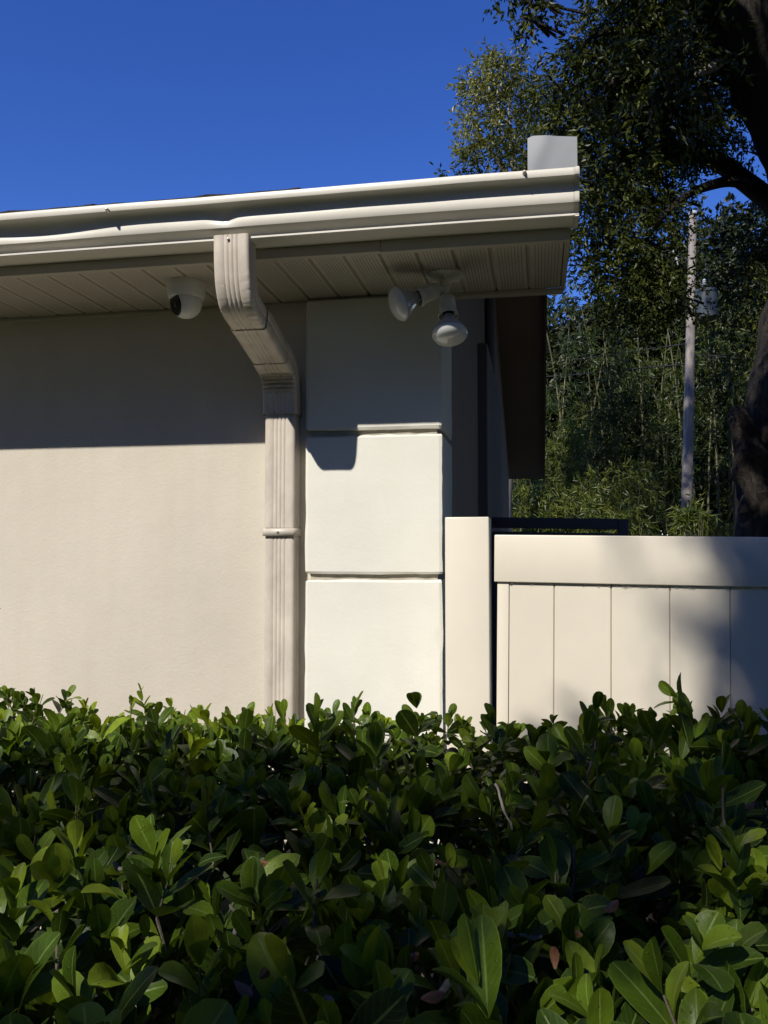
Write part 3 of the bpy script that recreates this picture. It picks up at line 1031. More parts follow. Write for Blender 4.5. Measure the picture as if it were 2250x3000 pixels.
# darker fence further back, ends at a post
bf = thing('back_fence', 'dark grey shaded fence behind the cream vinyl fence', 'fence', at(1062, 1117, 4.4))
bf.rotation_euler = (0, radians(1.2), radians(-2.0))
bw = (at(1335, 1130, 4.4).x - at(1062, 1117, 4.4).x)
bevbox('top_rail', M['back_fence'], bf, (0, bw, 0, 0.05, -0.055, 0))
bevbox('lower_rail', M['back_fence'], bf, (0, bw, 0.004, 0.046, -0.17, -0.075))
for i in range(5):
    a = bw * i / 5
    bevbox('board', M['back_fence'], bf, (a + 0.002, a + bw / 5 - 0.002, 0.015, 0.035, -1.85, -0.16), 0.002)
bevbox('post', M['back_fence'], bf, (bw, bw + 0.05, -0.004, 0.054, -1.86, -0.002))

# ------------------------------------------------------------------ foliage tools
def leaf_cloud(centres, radii, counts, ll, lw, droop=0.3, per=9, spread=0.09, bright=(0.0, 1.0), squash=1.0, patch=0.0):
    """sprigs of small leaves spread through balls; returns V, F, rnd"""
    Vs, Rn = [], []
    for (c, r, n) in zip(centres, radii, counts):
        ns = max(1, int(n / per))
        d = rng.normal(size=(ns, 3)); d /= np.linalg.norm(d, axis=1)[:, None]
        rad = r * rng.random(ns) ** 0.42
        sp = np.array(c) + d * rad[:, None] * np.array([1, 1, squash])
        ax = d * 0.7 + rng.normal(size=(ns, 3)) * 0.6 + np.array([0, 0, -droop])
        ax /= np.linalg.norm(ax, axis=1)[:, None]
        base = rng.random(ns) * (1 - patch) + rng.random() * patch
        P = np.repeat(sp, per, 0) + np.repeat(ax, per, 0) * (rng.random((ns * per, 1)) * spread * 2 - spread * .4) + rng.normal(size=(ns * per, 3)) * spread * 0.18
        D = np.repeat(ax, per, 0) * 0.75 + rng.normal(size=(ns * per, 3)) * 0.55 + np.array([0, 0, -droop * 0.5])
        D /= np.linalg.norm(D, axis=1)[:, None]
        S = np.cross(D, rng.normal(size=D.shape)); S /= np.linalg.norm(S, axis=1)[:, None]
        N = np.cross(D, S)
        L = ll * rng.uniform(0.65, 1.2, (len(P), 1)); W = lw * rng.uniform(0.7, 1.2, (len(P), 1))
        q = np.stack([P, P + D * L * 0.45 + S * W * .5 + N * W * .16, P + D * L - N * L * 0.06, P + D * L * 0.5 - S * W * .5 + N * W * .16], 1)
        Vs.append(q.reshape(-1, 3))
        rr = np.clip(np.repeat(base, per) * 0.65 + rng.random(len(P)) * 0.35, 0, 1)
        rr = bright[0] + (bright[1] - bright[0]) * rr
        Rn.append(np.repeat(rr, 4))
    V = np.concatenate(Vs); R_ = np.concatenate(Rn)
    n = len(V) // 4
    i = np.arange(n)[:, None] * 4
    Fc = np.concatenate([i + np.array([0, 1, 2]), i + np.array([0, 2, 3])], 0)
    return V, Fc, R_


def cloud_obj(name, data, m, parent=None, kind='stuff'):
    V, Fc, R_ = data
    if parent is not None:
        V = V - np.array(parent.location)
    me = npmesh(name, V, Fc, attr=R_, smooth=False)
    me.materials.append(m)
    o = link(bpy.data.objects.new(name, me), parent)
    if kind:
        o['kind'] = kind
    return o


def limb(parent, name, pts, r, n=10, m='bark', wob=0.0, sub=6, ws=3.0):
    sp = spline(pts, sub)
    return keep(MB().tube(sp, lerp_list(r, len(sp) - 1), n, wob, ws).build(name, M[m], smooth=True), parent)


# ------------------------------------------------------------------ live oak at right
oak = thing('live_oak', 'large live oak with thick leaning limb and dark crown at right', 'tree', (2.35, 8.2, 0))
tb = Vector(oak.location)
limb(oak, 'trunk', [tb + Vector((-0.12, 0, -0.1)), at(1660, 1180, 8.2) + Vector((0.12, 0, 0)), at(1690, 950, 8.2), at(1722, 760, 8.1), at(1770, 560, 8.0), at(1790, 400, 7.9)], [0.56, 0.42, 0.36, 0.35, 0.34, 0.33], 24, wob=0.22, ws=2.6)
# burl on the trunk's left flank
limb(oak, 'burl', [at(1650, 1090, 8.05), at(1622, 990, 7.98), at(1597, 905, 7.92), at(1596, 876, 7.9)], [0.20, 0.16, 0.09, 0.04], 16, wob=0.5, ws=6)
limb(oak, 'limb', [at(1795, 520, 7.9), at(1745, 360, 7.6), at(1665, 190, 7.3), at(1602, 60, 7.0), at(1545, -70, 6.8), at(1440, -260, 6.4), at(1290, -520, 5.8)], [0.36, 0.33, 0.29, 0.27, 0.25, 0.2, 0.12], 20, wob=0.16, ws=3.5)
limb(oak, 'branch', [at(1760, 520, 8.0), at(1650, 425, 7.9), at(1600, 385, 7.8), at(1545, 345, 7.7), at(1480, 335, 7.5), at(1400, 345, 7.3), at(1330, 365, 7.1), at(1262, 390, 6.9)], [0.12, 0.10, 0.085, 0.075, 0.06, 0.04, 0.025, 0.012], 10, wob=0.15)
limb(oak, 'branch', [at(1640, 412, 7.88), at(1585, 392, 7.6), at(1530, 402, 7.4), at(1480, 425, 7.2), at(1430, 470, 7.0), at(1380, 540, 6.9)], [0.06, 0.05, 0.04, 0.03, 0.02, 0.01], 8)
limb(oak, 'branch', [at(1620, 120, 7.1), at(1540, 130, 7.0), at(1470, 165, 6.9), at(1400, 150, 6.8), at(1320, 180, 6.6), at(1250, 220, 6.5)], [0.09, 0.07, 0.05, 0.035, 0.02, 0.01], 8)
limb(oak, 'branch', [at(1560, -40, 6.8), at(1450, 20, 6.7), at(1380, 60, 6.5), at(1300, 70, 6.4), at(1230, 120, 6.3)], [0.08, 0.06, 0.04, 0.025, 0.01], 8)
limb(oak, 'branch', [at(1330, -460, 5.9), at(1230, -250, 5.8), at(1180, -120, 5.7), at(1150, -20, 5.7), at(1140, 40, 5.7)], [0.06, 0.035, 0.02, 0.01, 0.005], 8)
limb(oak, 'dead_stub', [at(1558, 130, 7.0), at(1530, 150, 6.9), at(1505, 160, 6.75)], [0.05, 0.035, 0.02], 8, m='pole')
oc = [  # px, py, depth, radius, leaves
    (1350, 45, 6.6, .38, 1800), (1390, 40, 6.9, .45, 2300), (1480, 60, 7.2, .45, 2300), (1335, 150, 6.8, .38, 1900), (1400, 140, 7.0, .45, 2400), (1490, 160, 7.4, .45, 2400),
    (1275, 235, 7.0, .36, 1500), (1370, 240, 7.2, .45, 2400), (1455, 250, 7.4, .45, 2400), (1545, 250, 8.2, .40, 1800), (1330, 330, 7.2, .40, 1900), (1415, 335, 7.5, .42, 2000), (1490, 300, 7.9, .36, 1500),
    (1290, 430, 7.2, .36, 1300), (1365, 425, 7.3, .38, 1500), (1415, 430, 7.5, .30, 1000), (1330, 510, 7.0, .33, 1000), (1400, 520, 7.1, .36, 1200), 
    (1390, 600, 7.0, .36, 1500), (1330, 590, 7.1, .28, 800), (1370, 660, 7.0, .28, 1000), (1440, 640, 7.2, .25, 700),
    (1235, 150, 6.8, .17, 330), (1200, 190, 6.8, .20, 380), (1225, 270, 7.0, .25, 550), (1195, 310, 7.0, .18, 300), (1262, 95, 6.6, .14, 260), (1270, 500, 7.1, .22, 420), (1262, 575, 7.0, .18, 260),
    (1625, 560, 8.3, .30, 1000), (1640, 640, 8.4, .40, 1700), (1660, 500, 8.4, .30, 800), (1650, 760, 8.6, .35, 1200),
    (1570, 40, 7.8, .42, 2000), (1650, 30, 8.2, .5, 2200), (1690, 160, 8.6, .5, 2000), (1700, 300, 9.0, .25, 400), (1610, 330, 8.4, .16, 220),
    (1400, -120, 6.4, .42, 1700), (1420, -100, 6.8, .55, 2200), (1560, -120, 7.2, .6, 2200), (1700, -100, 8, .7, 2200), (1420, -280, 6.4, .5, 1500), (1520, -280, 6.8, .7, 2000), (1800, 100, 8.4, .8, 2200), (1830, 450, 8.6, .7, 1500), (1850, 700, 8.8, .7, 1500),
    (1150, 5, 5.75, .14, 260), (1142, 50, 5.75, .08, 110), (1108, -6, 5.75, .12, 160), (1170, -120, 5.8, .22, 350), (1230, -260, 5.9, .3, 600)]
# clumps added on the crown's sun side to shade trunk and limb
for (X_, Y_, Z_) in ((2.2, 8.0, 1.9), (2.1, 8.0, 2.8), (2.0, 7.9, 1.2), (2.5, 7.8, 3.8), (2.6, 7.4, 4.6), (2.4, 7.2, 5.4), (2.2, 7.0, 6.0), (1.5, 9, 1.2), (1.0, 10, 1.5)):
    for tau in (2.3, 3.2):
        q_ = Vector((X_, Y_, Z_)) - SUN * tau
        if q_.z > 4.3:
            dp = (np.array(q_) - np.array([0, 0, EYE])) @ _f
            qx = ((np.array(q_) - np.array([0, 0, EYE])) @ _r / dp * F_PX + 1125) * 1659 / 2250
            qy = (1500 - (np.array(q_) - np.array([0, 0, EYE])) @ _u / dp * F_PX) * 1659 / 2250
            if qx > 1400 and -80 < qy < 480:
                continue
            oc.append((((np.array(q_) - np.array([0, 0, EYE])) @ _r / dp * F_PX + 1125) * 1659 / 2250, (1500 - (np.array(q_) - np.array([0, 0, EYE])) @ _u / dp * F_PX) * 1659 / 2250, q_.y, .42, 1300))
cloud_obj('crown', leaf_cloud([at(a, b, c) for a, b, c, d, e in oc], [d * 1.12 for a, b, c, d, e in oc], [int(e * 1.15) for a, b, c, d, e in oc], 0.056, 0.0215, droop=0.35), M['oak_leaf'], oak)
# unseen clumps added to block sky over the hedge and the viewpoint, above the sun's path to the wall
cs, rs, cn = [], [], []
for i in range(120):
    x_, y_ = random.uniform(-2.6, 3.6), random.uniform(-4.5, 2.4)
    zp = random.uniform(3.5, 5.2)
    z_ = max(zp + 0.97 * (2.4 - y_), EYE + 2.2 + 0.95 * max(0, y_))
    cs.append(np.array([x_, y_, z_])); rs.append(0.55); cn.append(260)
for i in range(75):                 # unseen clumps added over the roof to shade bamboo and pole
    q_ = Vector((random.uniform(1.9, 5.0), random.uniform(14.8, 17.5), random.uniform(0.3, 4.6))) - SUN * random.uniform(9.0, 11.5)
    cs.append(np.array(q_)); rs.append(0.45); cn.append(150)
for (X_, Y_) in ((2.15, 8.0), (1.85, 7.95), (2.5, 8.0)):  # unseen clumps added in the sun's way to darken the trunk
    for z_ in np.arange(0.6, 3.4, 0.5):
        q_ = Vector((X_, Y_, z_)) - SUN * random.uniform(5.6, 6.6)
        cs.append(np.array(q_)); rs.append(0.42); cn.append(170)
for i in range(150):  # unseen clumps added at right to keep skylight off the side wall
    y_ = random.uniform(1.5, 9.5)
    x_ = random.uniform(0.26 * y_ + 1.3, 0.26 * y_ + 5.0)
    cs.append(np.array([x_, y_, random.uniform(3.2, 9.5)])); rs.append(0.7); cn.append(330)
cloud_obj('added_shade_leaves', leaf_cloud(cs, rs, cn, 0.12, 0.06, droop=0.3, spread=0.12), M['oak_leaf'], oak)
limb(oak, 'limb', [at(1290, -520, 5.8), (0.8, 3.6, 8.2), (0.4, 1.0, 8.8), (-0.4, -2.0, 9.8)], [0.12, 0.10, 0.08, 0.03], 10)
# thin twigs that carry the clumps
tw = MB()
for a, b, c, d, e in oc:
    p = at(a, b, c)
    for q in range(3):
        v = Vector((random.gauss(0, 1), random.gauss(0, 1), random.gauss(0, .7))).normalized() * d * 0.9
        tw.tube(spline([p - Vector((random.uniform(-.1, -.4), -0.1, 0.05)), p + v * 0.4 + Vector((0, 0, .04)), p + v], 3), lerp_list([0.012, 0.007, 0.002], 6), 5)
keep(tw.build('twigs', M['bark'], smooth=True), oak)['kind'] = 'stuff'

# ------------------------------------------------------------------ paler sunlit tree behind the roof
pt = thing('pale_oak', 'sunlit yellow green tree showing above the gutter left of the oak', 'tree', (-0.6, 12.3, 0))
pl = Vector(pt.location)
limb(pt, 'trunk', [pl, pl + Vector((0.05, 0, 1.8)), at(1130, 470, 12.3), at(1120, 380, 12.2)], [0.2, 0.16, 0.12, 0.08], 10, wob=0.2, m='pole')
for e_ in ((1040, 150), (1010, 270), (1095, 190), (1160, 200), (1060, 330), (1000, 230)):
    limb(pt, 'branch', [at(1125, 410, 12.2), at((1125 + e_[0]) / 2 + random.uniform(-8, 8), (400 + e_[1]) / 2 + 10, 12.1), at(e_[0], e_[1], 12.0)], [0.045, 0.025, 0.006], 7, m='pole')
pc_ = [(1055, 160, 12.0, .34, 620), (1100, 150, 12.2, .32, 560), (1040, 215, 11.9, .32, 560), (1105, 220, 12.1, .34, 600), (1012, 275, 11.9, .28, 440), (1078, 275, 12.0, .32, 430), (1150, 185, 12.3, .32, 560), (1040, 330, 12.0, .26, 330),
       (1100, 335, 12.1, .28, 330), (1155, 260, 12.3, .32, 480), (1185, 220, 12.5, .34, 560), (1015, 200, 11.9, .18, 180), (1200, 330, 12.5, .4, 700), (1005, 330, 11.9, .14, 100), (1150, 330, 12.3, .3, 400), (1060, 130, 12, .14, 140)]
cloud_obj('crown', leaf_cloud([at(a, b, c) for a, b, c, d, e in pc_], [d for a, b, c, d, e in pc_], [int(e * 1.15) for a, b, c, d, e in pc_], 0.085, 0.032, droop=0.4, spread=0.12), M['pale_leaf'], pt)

# ------------------------------------------------------------------ bamboo stand
BL = 'tall slender bamboo with pale stem in the stand beyond the fence'
for i in range(28):
    px = 1120 + i * 23 + random.uniform(-9, 9)
    Y = random.uniform(16.2, 19.5)
    p = at(px, 1500, Y); p.z = 0
    b = thing('bamboo', BL, 'bamboo', p, 'bamboo stand beyond the fence')
    hgt = random.uniform(5.2, 7.4) if px < 1450 else random.uniform(5.5, 8.0)
    lean = Vector((random.uniform(-.5, .5), random.uniform(-.6, .1), 0))
    pts = [Vector((0, 0, 0)), lean * 0.12 + Vector((0, 0, hgt * .35)), lean * 0.5 + Vector((0, 0, hgt * .7)), lean * 1.3 + Vector((0, 0, hgt))]
    sp = spline(pts, 5)
    MB().tube(sp, lerp_list([0.030, 0.026, 0.018, 0.005], len(sp) - 1), 6).build('culm', M['culm'], b, smooth=True)
    cs, rs, cn = [], [], []
    for q in range(14):
        t = random.uniform(0.12, 1.0)
        s = sp[min(int(t * (len(sp) - 1)), len(sp) - 1)]
        w = Vector((random.gauss(0, .42), random.gauss(-.25, .35), random.gauss(0, .2)))
        cs.append(p + s + w); rs.append(random.uniform(0.26, 0.5)); cn.append(random.randint(60, 165))
    cloud_obj('foliage', leaf_cloud(cs, rs, cn, 0.17, 0.026, droop=0.55, per=11, spread=0.13, patch=0.6), M['bamboo_leaf'], b)
# low fresh clumps at the foot of the stand
low = [(1130, 1090, 13.6, .30), (1175, 1060, 13.4, .34), (1220, 1080, 13.8, .36), (1265, 1060, 14.0, .36), (1310, 1080, 14.1, .36), (1350, 1040, 14.2, .40), (1235, 930, 14.6, .20), (1200, 980, 14.5, .22), (1385, 1060, 14.3, .30), (1160, 1120, 13.2, .3), (1260, 1120, 13.4, .3), (1340, 1120, 13.5, .3), (1495, 1110, 13.0, .14), (1480, 1130, 13.0, .14)]
for a, b_, c, d in low:
    p = at(a, b_, c)
    o = thing('bamboo_shrub', 'low bright bamboo shrub just above the fence top', 'bamboo', (p.x, p.y, 0), 'low bamboo along the fence')
    st = MB()
    for q in range(4):
        w = Vector((random.gauss(0, .15), random.gauss(0, .15), 0))
        st.tube(spline([Vector((0, 0, 0)) + w * .3, Vector((0, 0, p.z * .6)) + w * .6, Vector((0, 0, p.z)) + w], 3), lerp_list([.012, .009, .003], 6), 5)
    st.build('stems', M['culm'], o, smooth=True)
    cloud_obj('foliage', leaf_cloud([p, p + Vector((0.1, 0, -.5)), p + Vector((-.15, .1, -.9))], [d, d * 1.2, d * 1.2], [420, 260, 220], 0.15, 0.024, droop=0.5, per=11, spread=0.12, bright=(0.42, 1.0)), M['bamboo_leaf'], o)
# the wood behind reads as one dark mass
cs, rs, cn = [], [], []
for i in range(300):
    px = random.uniform(1000, 2050); Y = random.uniform(20.5, 24)
    top = 560 if px > 1380 else 660
    p = at(px, random.uniform(top, 1300), Y)
    cs.append(p); rs.append(random.uniform(0.6, 1.1)); cn.append(560)
for i in range(70):
    cs.append(at(1130 + (i % 35) * 24 + random.uniform(-14, 14), 800 + 190 * (i // 35) + random.uniform(-80, 90), random.uniform(21, 22.5))); rs.append(1.0); cn.append(600)
for px, py in ((1540, 520), (1600, 500), (1650, 540), (1570, 580), (1640, 620), (1700, 560), (1500, 600), (1450, 620)):
    cs.append(at(px, py, 23)); rs.append(0.8); cn.append(650)
cloud_obj('distant_wood', leaf_cloud(cs, rs, cn, 0.22, 0.10, droop=0.2, spread=0.25), M['wood_leaf'])
wo = bpy.data.objects['distant_wood']
tag(wo, 'dark mass of woodland foliage behind the bamboo and pole', 'woods')

# ------------------------------------------------------------------ utility pole, transformer, lines
PYD = 15.3
ptop, pbot = at(1497, 462, PYD), at(1483, 1110, PYD)
base = pbot + (pbot - ptop) * (pbot.z / (ptop.z - pbot.z)); base.z = 0
up_ = thing('utility_pole', 'weathered wooden utility pole rising in front of the bamboo', 'utility pole', base)
keep(MB().tube([base + (ptop - base) * (i / 14) for i in range(15)], lerp_list([0.105, 0.09, 0.066], 14), 16, 0.05, 3).build('shaft', M['pole'], smooth=True), up_)
keep(MB().lathe([(0.088, -0.02), (0.092, 0.0), (0.05, 0.05), (0.003, 0.06)], ptop, (0, 0, 1), 16).build('cap', M['porcelain'], smooth=35, normals=True), up_)
ins = at(1458, 545, PYD)
keep(MB().tube([at(1466, 572, PYD), at(1452, 535, PYD)], [0.018, 0.018], 8).build('fuse_cutout', M['porcelain'], smooth=True), up_)
keep(MB().tube([at(1490, 565, PYD), at(1459, 553, PYD)], [0.02, 0.02], 8).build('bracket', M['transformer'], smooth=True), up_)
tr0 = at(1525, 690, PYD - 0.05)
tf = thing('transformer', 'grey blue cylinder transformer hung on the utility pole', 'transformer', tr0)
keep(MB().lathe([(0.17, 0), (0.19, 0.02), (0.195, 0.06), (0.195, 0.46), (0.205, 0.465), (0.205, 0.50), (0.19, 0.515), (0.10, 0.545), (0.02, 0.55)], tr0, (0, 0, 1), 24).build('tank', M['transformer'], smooth=35, normals=True), tf)
keep(MB().lathe([(0.03, 0), (0.05, 0.02), (0.03, 0.04), (0.05, 0.06), (0.03, 0.08), (0.045, 0.10), (0.025, 0.12), (0.035, 0.14), (0.012, 0.17)], tr0 + Vector((-0.02, -0.02, 0.545)), (0, 0, 1), 14).build('bushing', M['porcelain'], smooth=35, normals=True), tf)
keep(MB().box(tr0.x - 0.34, tr0.x - 0.17, tr0.y - 0.02, tr0.y + 0.04, tr0.z + 0.12, tr0.z + 0.40).build('mount', M['transformer']), tf)
for k_, (pya, pyb, lab) in enumerate(((742, 760, 'upper black service cable running left from the utility pole'), (786, 776, 'lower black service cable running left from the utility pole'), (764, 735, 'black cable leaving the utility pole to the right'))):
    a = at(1488, pya, PYD)
    e = at(900, pyb + 20, 24) if k_ < 2 else at(2100, pyb, 14)
    mid = (a + e) / 2 - Vector((0, 0, 0.25))
    w = MB().tube(spline([a, mid, e], 8), [0.012] * 17, 6).build('power_cable', M['wire'], smooth=True)
    tag(w, lab, 'cable')

# ------------------------------------------------------------------ shade tree behind the viewpoint (out of the picture)
sh = thing('shade_tree', 'leafy tree behind the viewpoint whose shade falls on the hedge', 'tree', (-3.6, -4.6, 0))
Lv = np.array(SUN)


def shade(x, z):
    """wanted shade at the fence plane (0 lit .. 1 dark)"""
    nz = 0.8 * noise.noise(Vector((x * 2.4, z * 2.4, 3.3))) + 0.8 * noise.noise(Vector((x * 7.5, z * 7.5, 1.3)))
    if z > 1.80 and x < 0.75:
        return 0
    right = x - (0.50 + 0.10 * (1.75 - z) + 0.05 * nz)
    if z > 1.15:
        if right > 0:
            return min(1, 0.35 + right * 10)
        if x > 0.26 and abs((z - 1.70) + (x - 0.30) * 1.6) < 0.05:
            return 0.25
        if x > -0.12 and z < 1.37 - 1.8 * (x - 0.20) ** 2 + 0.04 * nz:
            return 0.05
        return 0
    if x < 0.08 and z > 0.46 + 0.18 * (x + 0.15) + 0.08 * nz:
        return 0
    if z > 0.98 and x < -0.05:
        return 0
    thr = -0.42 if z < 0.05 else (-0.30 if x > 0.75 else 0.08)
    d = 0.9 if nz < thr else 0.06
    return d


cand = []
tries = 0
tc_, tr_, tn_ = [], [], []
while len(tc_) < 3000 and tries < 60000:
    tries += 1
    x = random.uniform(-1.8, 2.6); z = random.uniform(-0.9, 2.3)
    if random.random() < shade(x, z):
        tau = random.uniform(4.2, 7.5) if z < 1.15 else random.uniform(6.5, 10.5)
        P = np.array([x, 2.4, z]) - Lv * tau
        tc_.append(P); tr_.append(0.06); tn_.append(8 if z < 1.15 or x < 0.4 else 16)
cloud_obj('crown', leaf_cloud(tc_, tr_, tn_, 0.07, 0.034, droop=0.2, per=8, spread=0.05), M['oak_leaf'], sh)
s0 = Vector(sh.location)
limb(sh, 'trunk', [s0, s0 + Vector((0.1, 0.1, 1.8)), s0 + Vector((0.5, 0.3, 3.4)), s0 + Vector((1.0, 0.6, 4.6))], [0.22, 0.17, 0.13, 0.08], 12, wob=0.15)
for q in range(9):
    e = Vector(tc_[random.randrange(len(tc_))])
    st = s0 + Vector((random.uniform(.3, .9), random.uniform(.2, .5), random.uniform(3.0, 4.5)))
    limb(sh, 'branch', [st, (st + e) / 2 + Vector((0, 0, .15)), e], [0.05, 0.03, 0.008], 6)

# unseen wall of leaves added behind the viewpoint to block sky, lower than the sun
cs, rs, cn = [], [], []
for i in range(380):
    a = random.uniform(-100, 128)
    ra = random.uniform(15, 21)
    x_, y_ = ra * sin(radians(a)), -ra * cos(radians(a))
    z_ = random.uniform(0.5, (0.66 if -60 < a < 12 else 1.0) * ra)
    cs.append(np.array([x_, y_, z_])); rs.append(1.9); cn.append(90)
wb = cloud_obj('sky_block_leaves', leaf_cloud(cs, rs, cn, 0.75, 0.5, droop=0.2, spread=0.5), M['wood_leaf'])
tag(wb, 'unseen wall of dark trees added far behind the viewpoint to block sky', 'woods')

# ------------------------------------------------------------------ hedge
hedge = thing('hedge', 'clipped glossy green broadleaf hedge across the foreground', 'hedge', (0, 1.25, 0))
HO = np.array(hedge.location)


def h_top(x, y):
    h = 1.312 + 0.035 * noise.noise(Vector((x * 2.1, y * 2.1, 0))) + 0.028 * noise.noise(Vector((x * 6, y * 6, 5)))
    t = max(0, min(1, (x + 0.05) / 0.5))
    h += 0.024 * t * t * (3 - 2 * t)
    h -= 0.10 * max(0, (y - 1.86) / 0.2) ** 2
    h -= 0.35 * max(0, (0.60 - y) / 0.2) ** 2
    return h


NR, NC = 7, 5
tt = np.array([0, 0.16, 0.36, 0.57, 0.77, 0.92, 1.0])
prof_w = np.array([0.07, 0.45, 0.83, 1.0, 0.95, 0.68, 0.17])
cc = np.array([-1, -0.55, 0, 0.55, 1.0])
LT = []      # leaf table: position, direction, normal, length, width, fold, curl, rnd


def add_leaf(p, d, nrm, L, W, fold, curl, rn):
    LT.append((p, d, nrm, L, W, fold, curl, rn))


def shoot(p, axis, n_nodes, size, young, stretch=1.0):
    axis = axis.normalized()
    t = axis.orthogonal().normalized()
    b = axis.cross(t)
    ang = random.uniform(0, 2 * pi)
    spc = 0.011 * size / 0.06 * stretch
    for k_ in range(n_nodes):
        base = p - axis * spc * (k_ * 1.5)
        open_ = radians(16 + 13 * k_ + random.uniform(-12, 14)) if not young else radians(10 + 14 * k_ + random.uniform(-6, 8))
        open_ = min(open_, radians(95))
        for s in (0, 1):
            if random.random() < 0.06:
                continue
            a = ang + pi * s + random.uniform(-.35, .35)
            rad = t * cos(a) + b * sin(a)
            d = (axis * cos(open_) + rad * sin(open_))
            nr = (axis * sin(open_) - rad * cos(open_))
            tw_ = random.gauss(0, 0.45)
            sd = d.cross(nr)
            nr = (nr * cos(tw_) + sd * sin(tw_))
            grow = (0.62 + 0.16 * k_) if k_ < 3 else 1.0
            L = size * grow * random.uniform(0.72, 1.18)
            W = L * random.uniform(0.40, 0.60)
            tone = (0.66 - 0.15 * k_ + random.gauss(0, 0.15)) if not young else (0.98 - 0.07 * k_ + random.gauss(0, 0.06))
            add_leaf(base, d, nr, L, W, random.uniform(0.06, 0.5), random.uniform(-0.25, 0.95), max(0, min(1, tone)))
        ang += pi / 2 + random.uniform(-.25, .25)


tips = []
y = 0.44
while y < 2.06:
    step = 0.051 + 0.002 * (y > 1.2)
    x = -1.75
    while x < 1.95:
        px_, py_ = x + random.uniform(-.5, .5) * step, y + random.uniform(-.5, .5) * step
        # hollows between the branches
        gap = noise.noise(Vector((px_ * 4.2, py_ * 4.2, 8.0)))
        x += step
        if gap > 0.20 and py_ < 1.6 and random.random() < 0.85:
            continue
        if random.random() < 0.12:
            continue
        far = py_ > 1.62 and px_ < 0.05
        sz = random.uniform(0.042, 0.058) if far else random.uniform(0.058, 0.086)
        z = h_top(px_, py_) + random.gauss(0, 0.022) - 0.01 - max(0, gap) * 0.09
        if random.random() < 0.05:
            z += random.uniform(0.01, 0.05)
        ax = Vector((random.gauss(0, .34), random.gauss(-0.10, .34), 1.0))
        young = random.random() < (0.30 if far else 0.06)
        n_nodes = random.choice((3, 3, 4, 4))
        p = Vector((px_, py_, z))
        shoot(p, ax, n_nodes, sz, young)
        tips.append((p, ax.normalized()))
    y += step
# inner leaves, toned near black to put shade into the gaps
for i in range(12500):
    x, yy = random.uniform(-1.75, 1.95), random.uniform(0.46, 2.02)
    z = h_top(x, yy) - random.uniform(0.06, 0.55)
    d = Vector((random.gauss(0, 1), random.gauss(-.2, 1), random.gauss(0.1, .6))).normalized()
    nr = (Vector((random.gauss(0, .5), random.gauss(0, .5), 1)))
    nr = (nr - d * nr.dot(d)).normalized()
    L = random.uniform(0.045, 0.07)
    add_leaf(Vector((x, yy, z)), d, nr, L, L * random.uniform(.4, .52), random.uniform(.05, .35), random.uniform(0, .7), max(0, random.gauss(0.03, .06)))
for i in range(6500):  # small filler leaves near the top, some shade put into their tone
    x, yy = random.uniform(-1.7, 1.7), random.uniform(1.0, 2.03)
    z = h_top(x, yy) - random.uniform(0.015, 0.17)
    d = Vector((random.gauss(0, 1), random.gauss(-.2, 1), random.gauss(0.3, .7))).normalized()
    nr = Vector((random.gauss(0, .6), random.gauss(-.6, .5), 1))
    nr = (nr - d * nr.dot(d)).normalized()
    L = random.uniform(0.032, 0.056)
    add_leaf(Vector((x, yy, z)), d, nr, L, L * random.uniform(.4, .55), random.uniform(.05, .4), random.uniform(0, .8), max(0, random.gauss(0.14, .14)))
# a few tall sprouts against the wall and near the lens, as the clippers missed them
for px, py, Y, sz, yg in ((305, 1500, 1.86, .040, True), (283, 1515, 1.84, .026, True), (185, 1530, 1.84, .04, True), (370, 1530, 1.8, .045, True), (900, 1530, 1.62, .070, False), (765, 1535, 1.6, .06, False),
                          (720, 1550, 1.62, .055, False), (1285, 1535, 1.35, .062, False), (1065, 1565, 1.45, .06, False), (540, 1550, 1.6, .05, False), (340, 1545, 1.45, .066, False),
                          (432, 2085, 0.74, .082, True), (612, 2110, 0.74, .080, True), (830, 1900, 0.98, .050, True), (800, 2110, 0.74, .07, True), (1230, 2030, 0.86, .074, False), (1300, 1640, 1.16, .062, False), (1560, 1660, 1.12, .066, False), (1590, 1840, .95, .066, False),
                          (1240, 1790, 1.02, .066, False), (1320, 1800, 1.0, .066, False), (1510, 2060, .84, .076, False), (265, 2060, .80, .058, True), (1200, 1880, .95, .072, False)):
    p = at(px, py, Y)
    shoot(p, Vector((random.gauss(0, .15), -0.2, 1.0)), 5 if not yg else 4, sz, yg, 1.5)
    tips.append((p, Vector((0, 0, 1))))

n = len(LT)
Pp = np.array([l[0][:] for l in LT]); Dd = np.array([l[1][:] for l in LT]); Nn = np.array([l[2][:] for l in LT])
Sd = np.cross(Dd, Nn)
Ls = np.array([l[3] for l in LT]); Ws = np.array([l[4] for l in LT]); Fo = np.array([l[5] for l in LT]); Cu = np.array([l[6] for l in LT]) + 1.7e-3; Rn = np.array([l[7] for l in LT])
shape_pow = rng.uniform(-0.12, 0.10, n)
T = tt[None, :, None]; C = cc[None, None, :]
Wf = np.interp(np.clip(tt[None, :] + shape_pow[:, None] * np.sin(pi * tt)[None, :], 0, 1), tt, prof_w)[:, :, None]
wave = 0.07 * np.sin(T * 9 + rng.uniform(0, 6.28, n)[:, None, None]) * np.abs(C) * rng.random(n)[:, None, None]
lx = C * Wf * (Ws / 2)[:, None, None]
ang = Cu[:, None, None] * T
yl = (Ls / Cu)[:, None, None] * np.sin(ang) + 0 * C
zl = -(Ls / Cu)[:, None, None] * (1 - np.cos(ang)) + Fo[:, None, None] * np.abs(lx) + wave * (Ws / 2)[:, None, None]
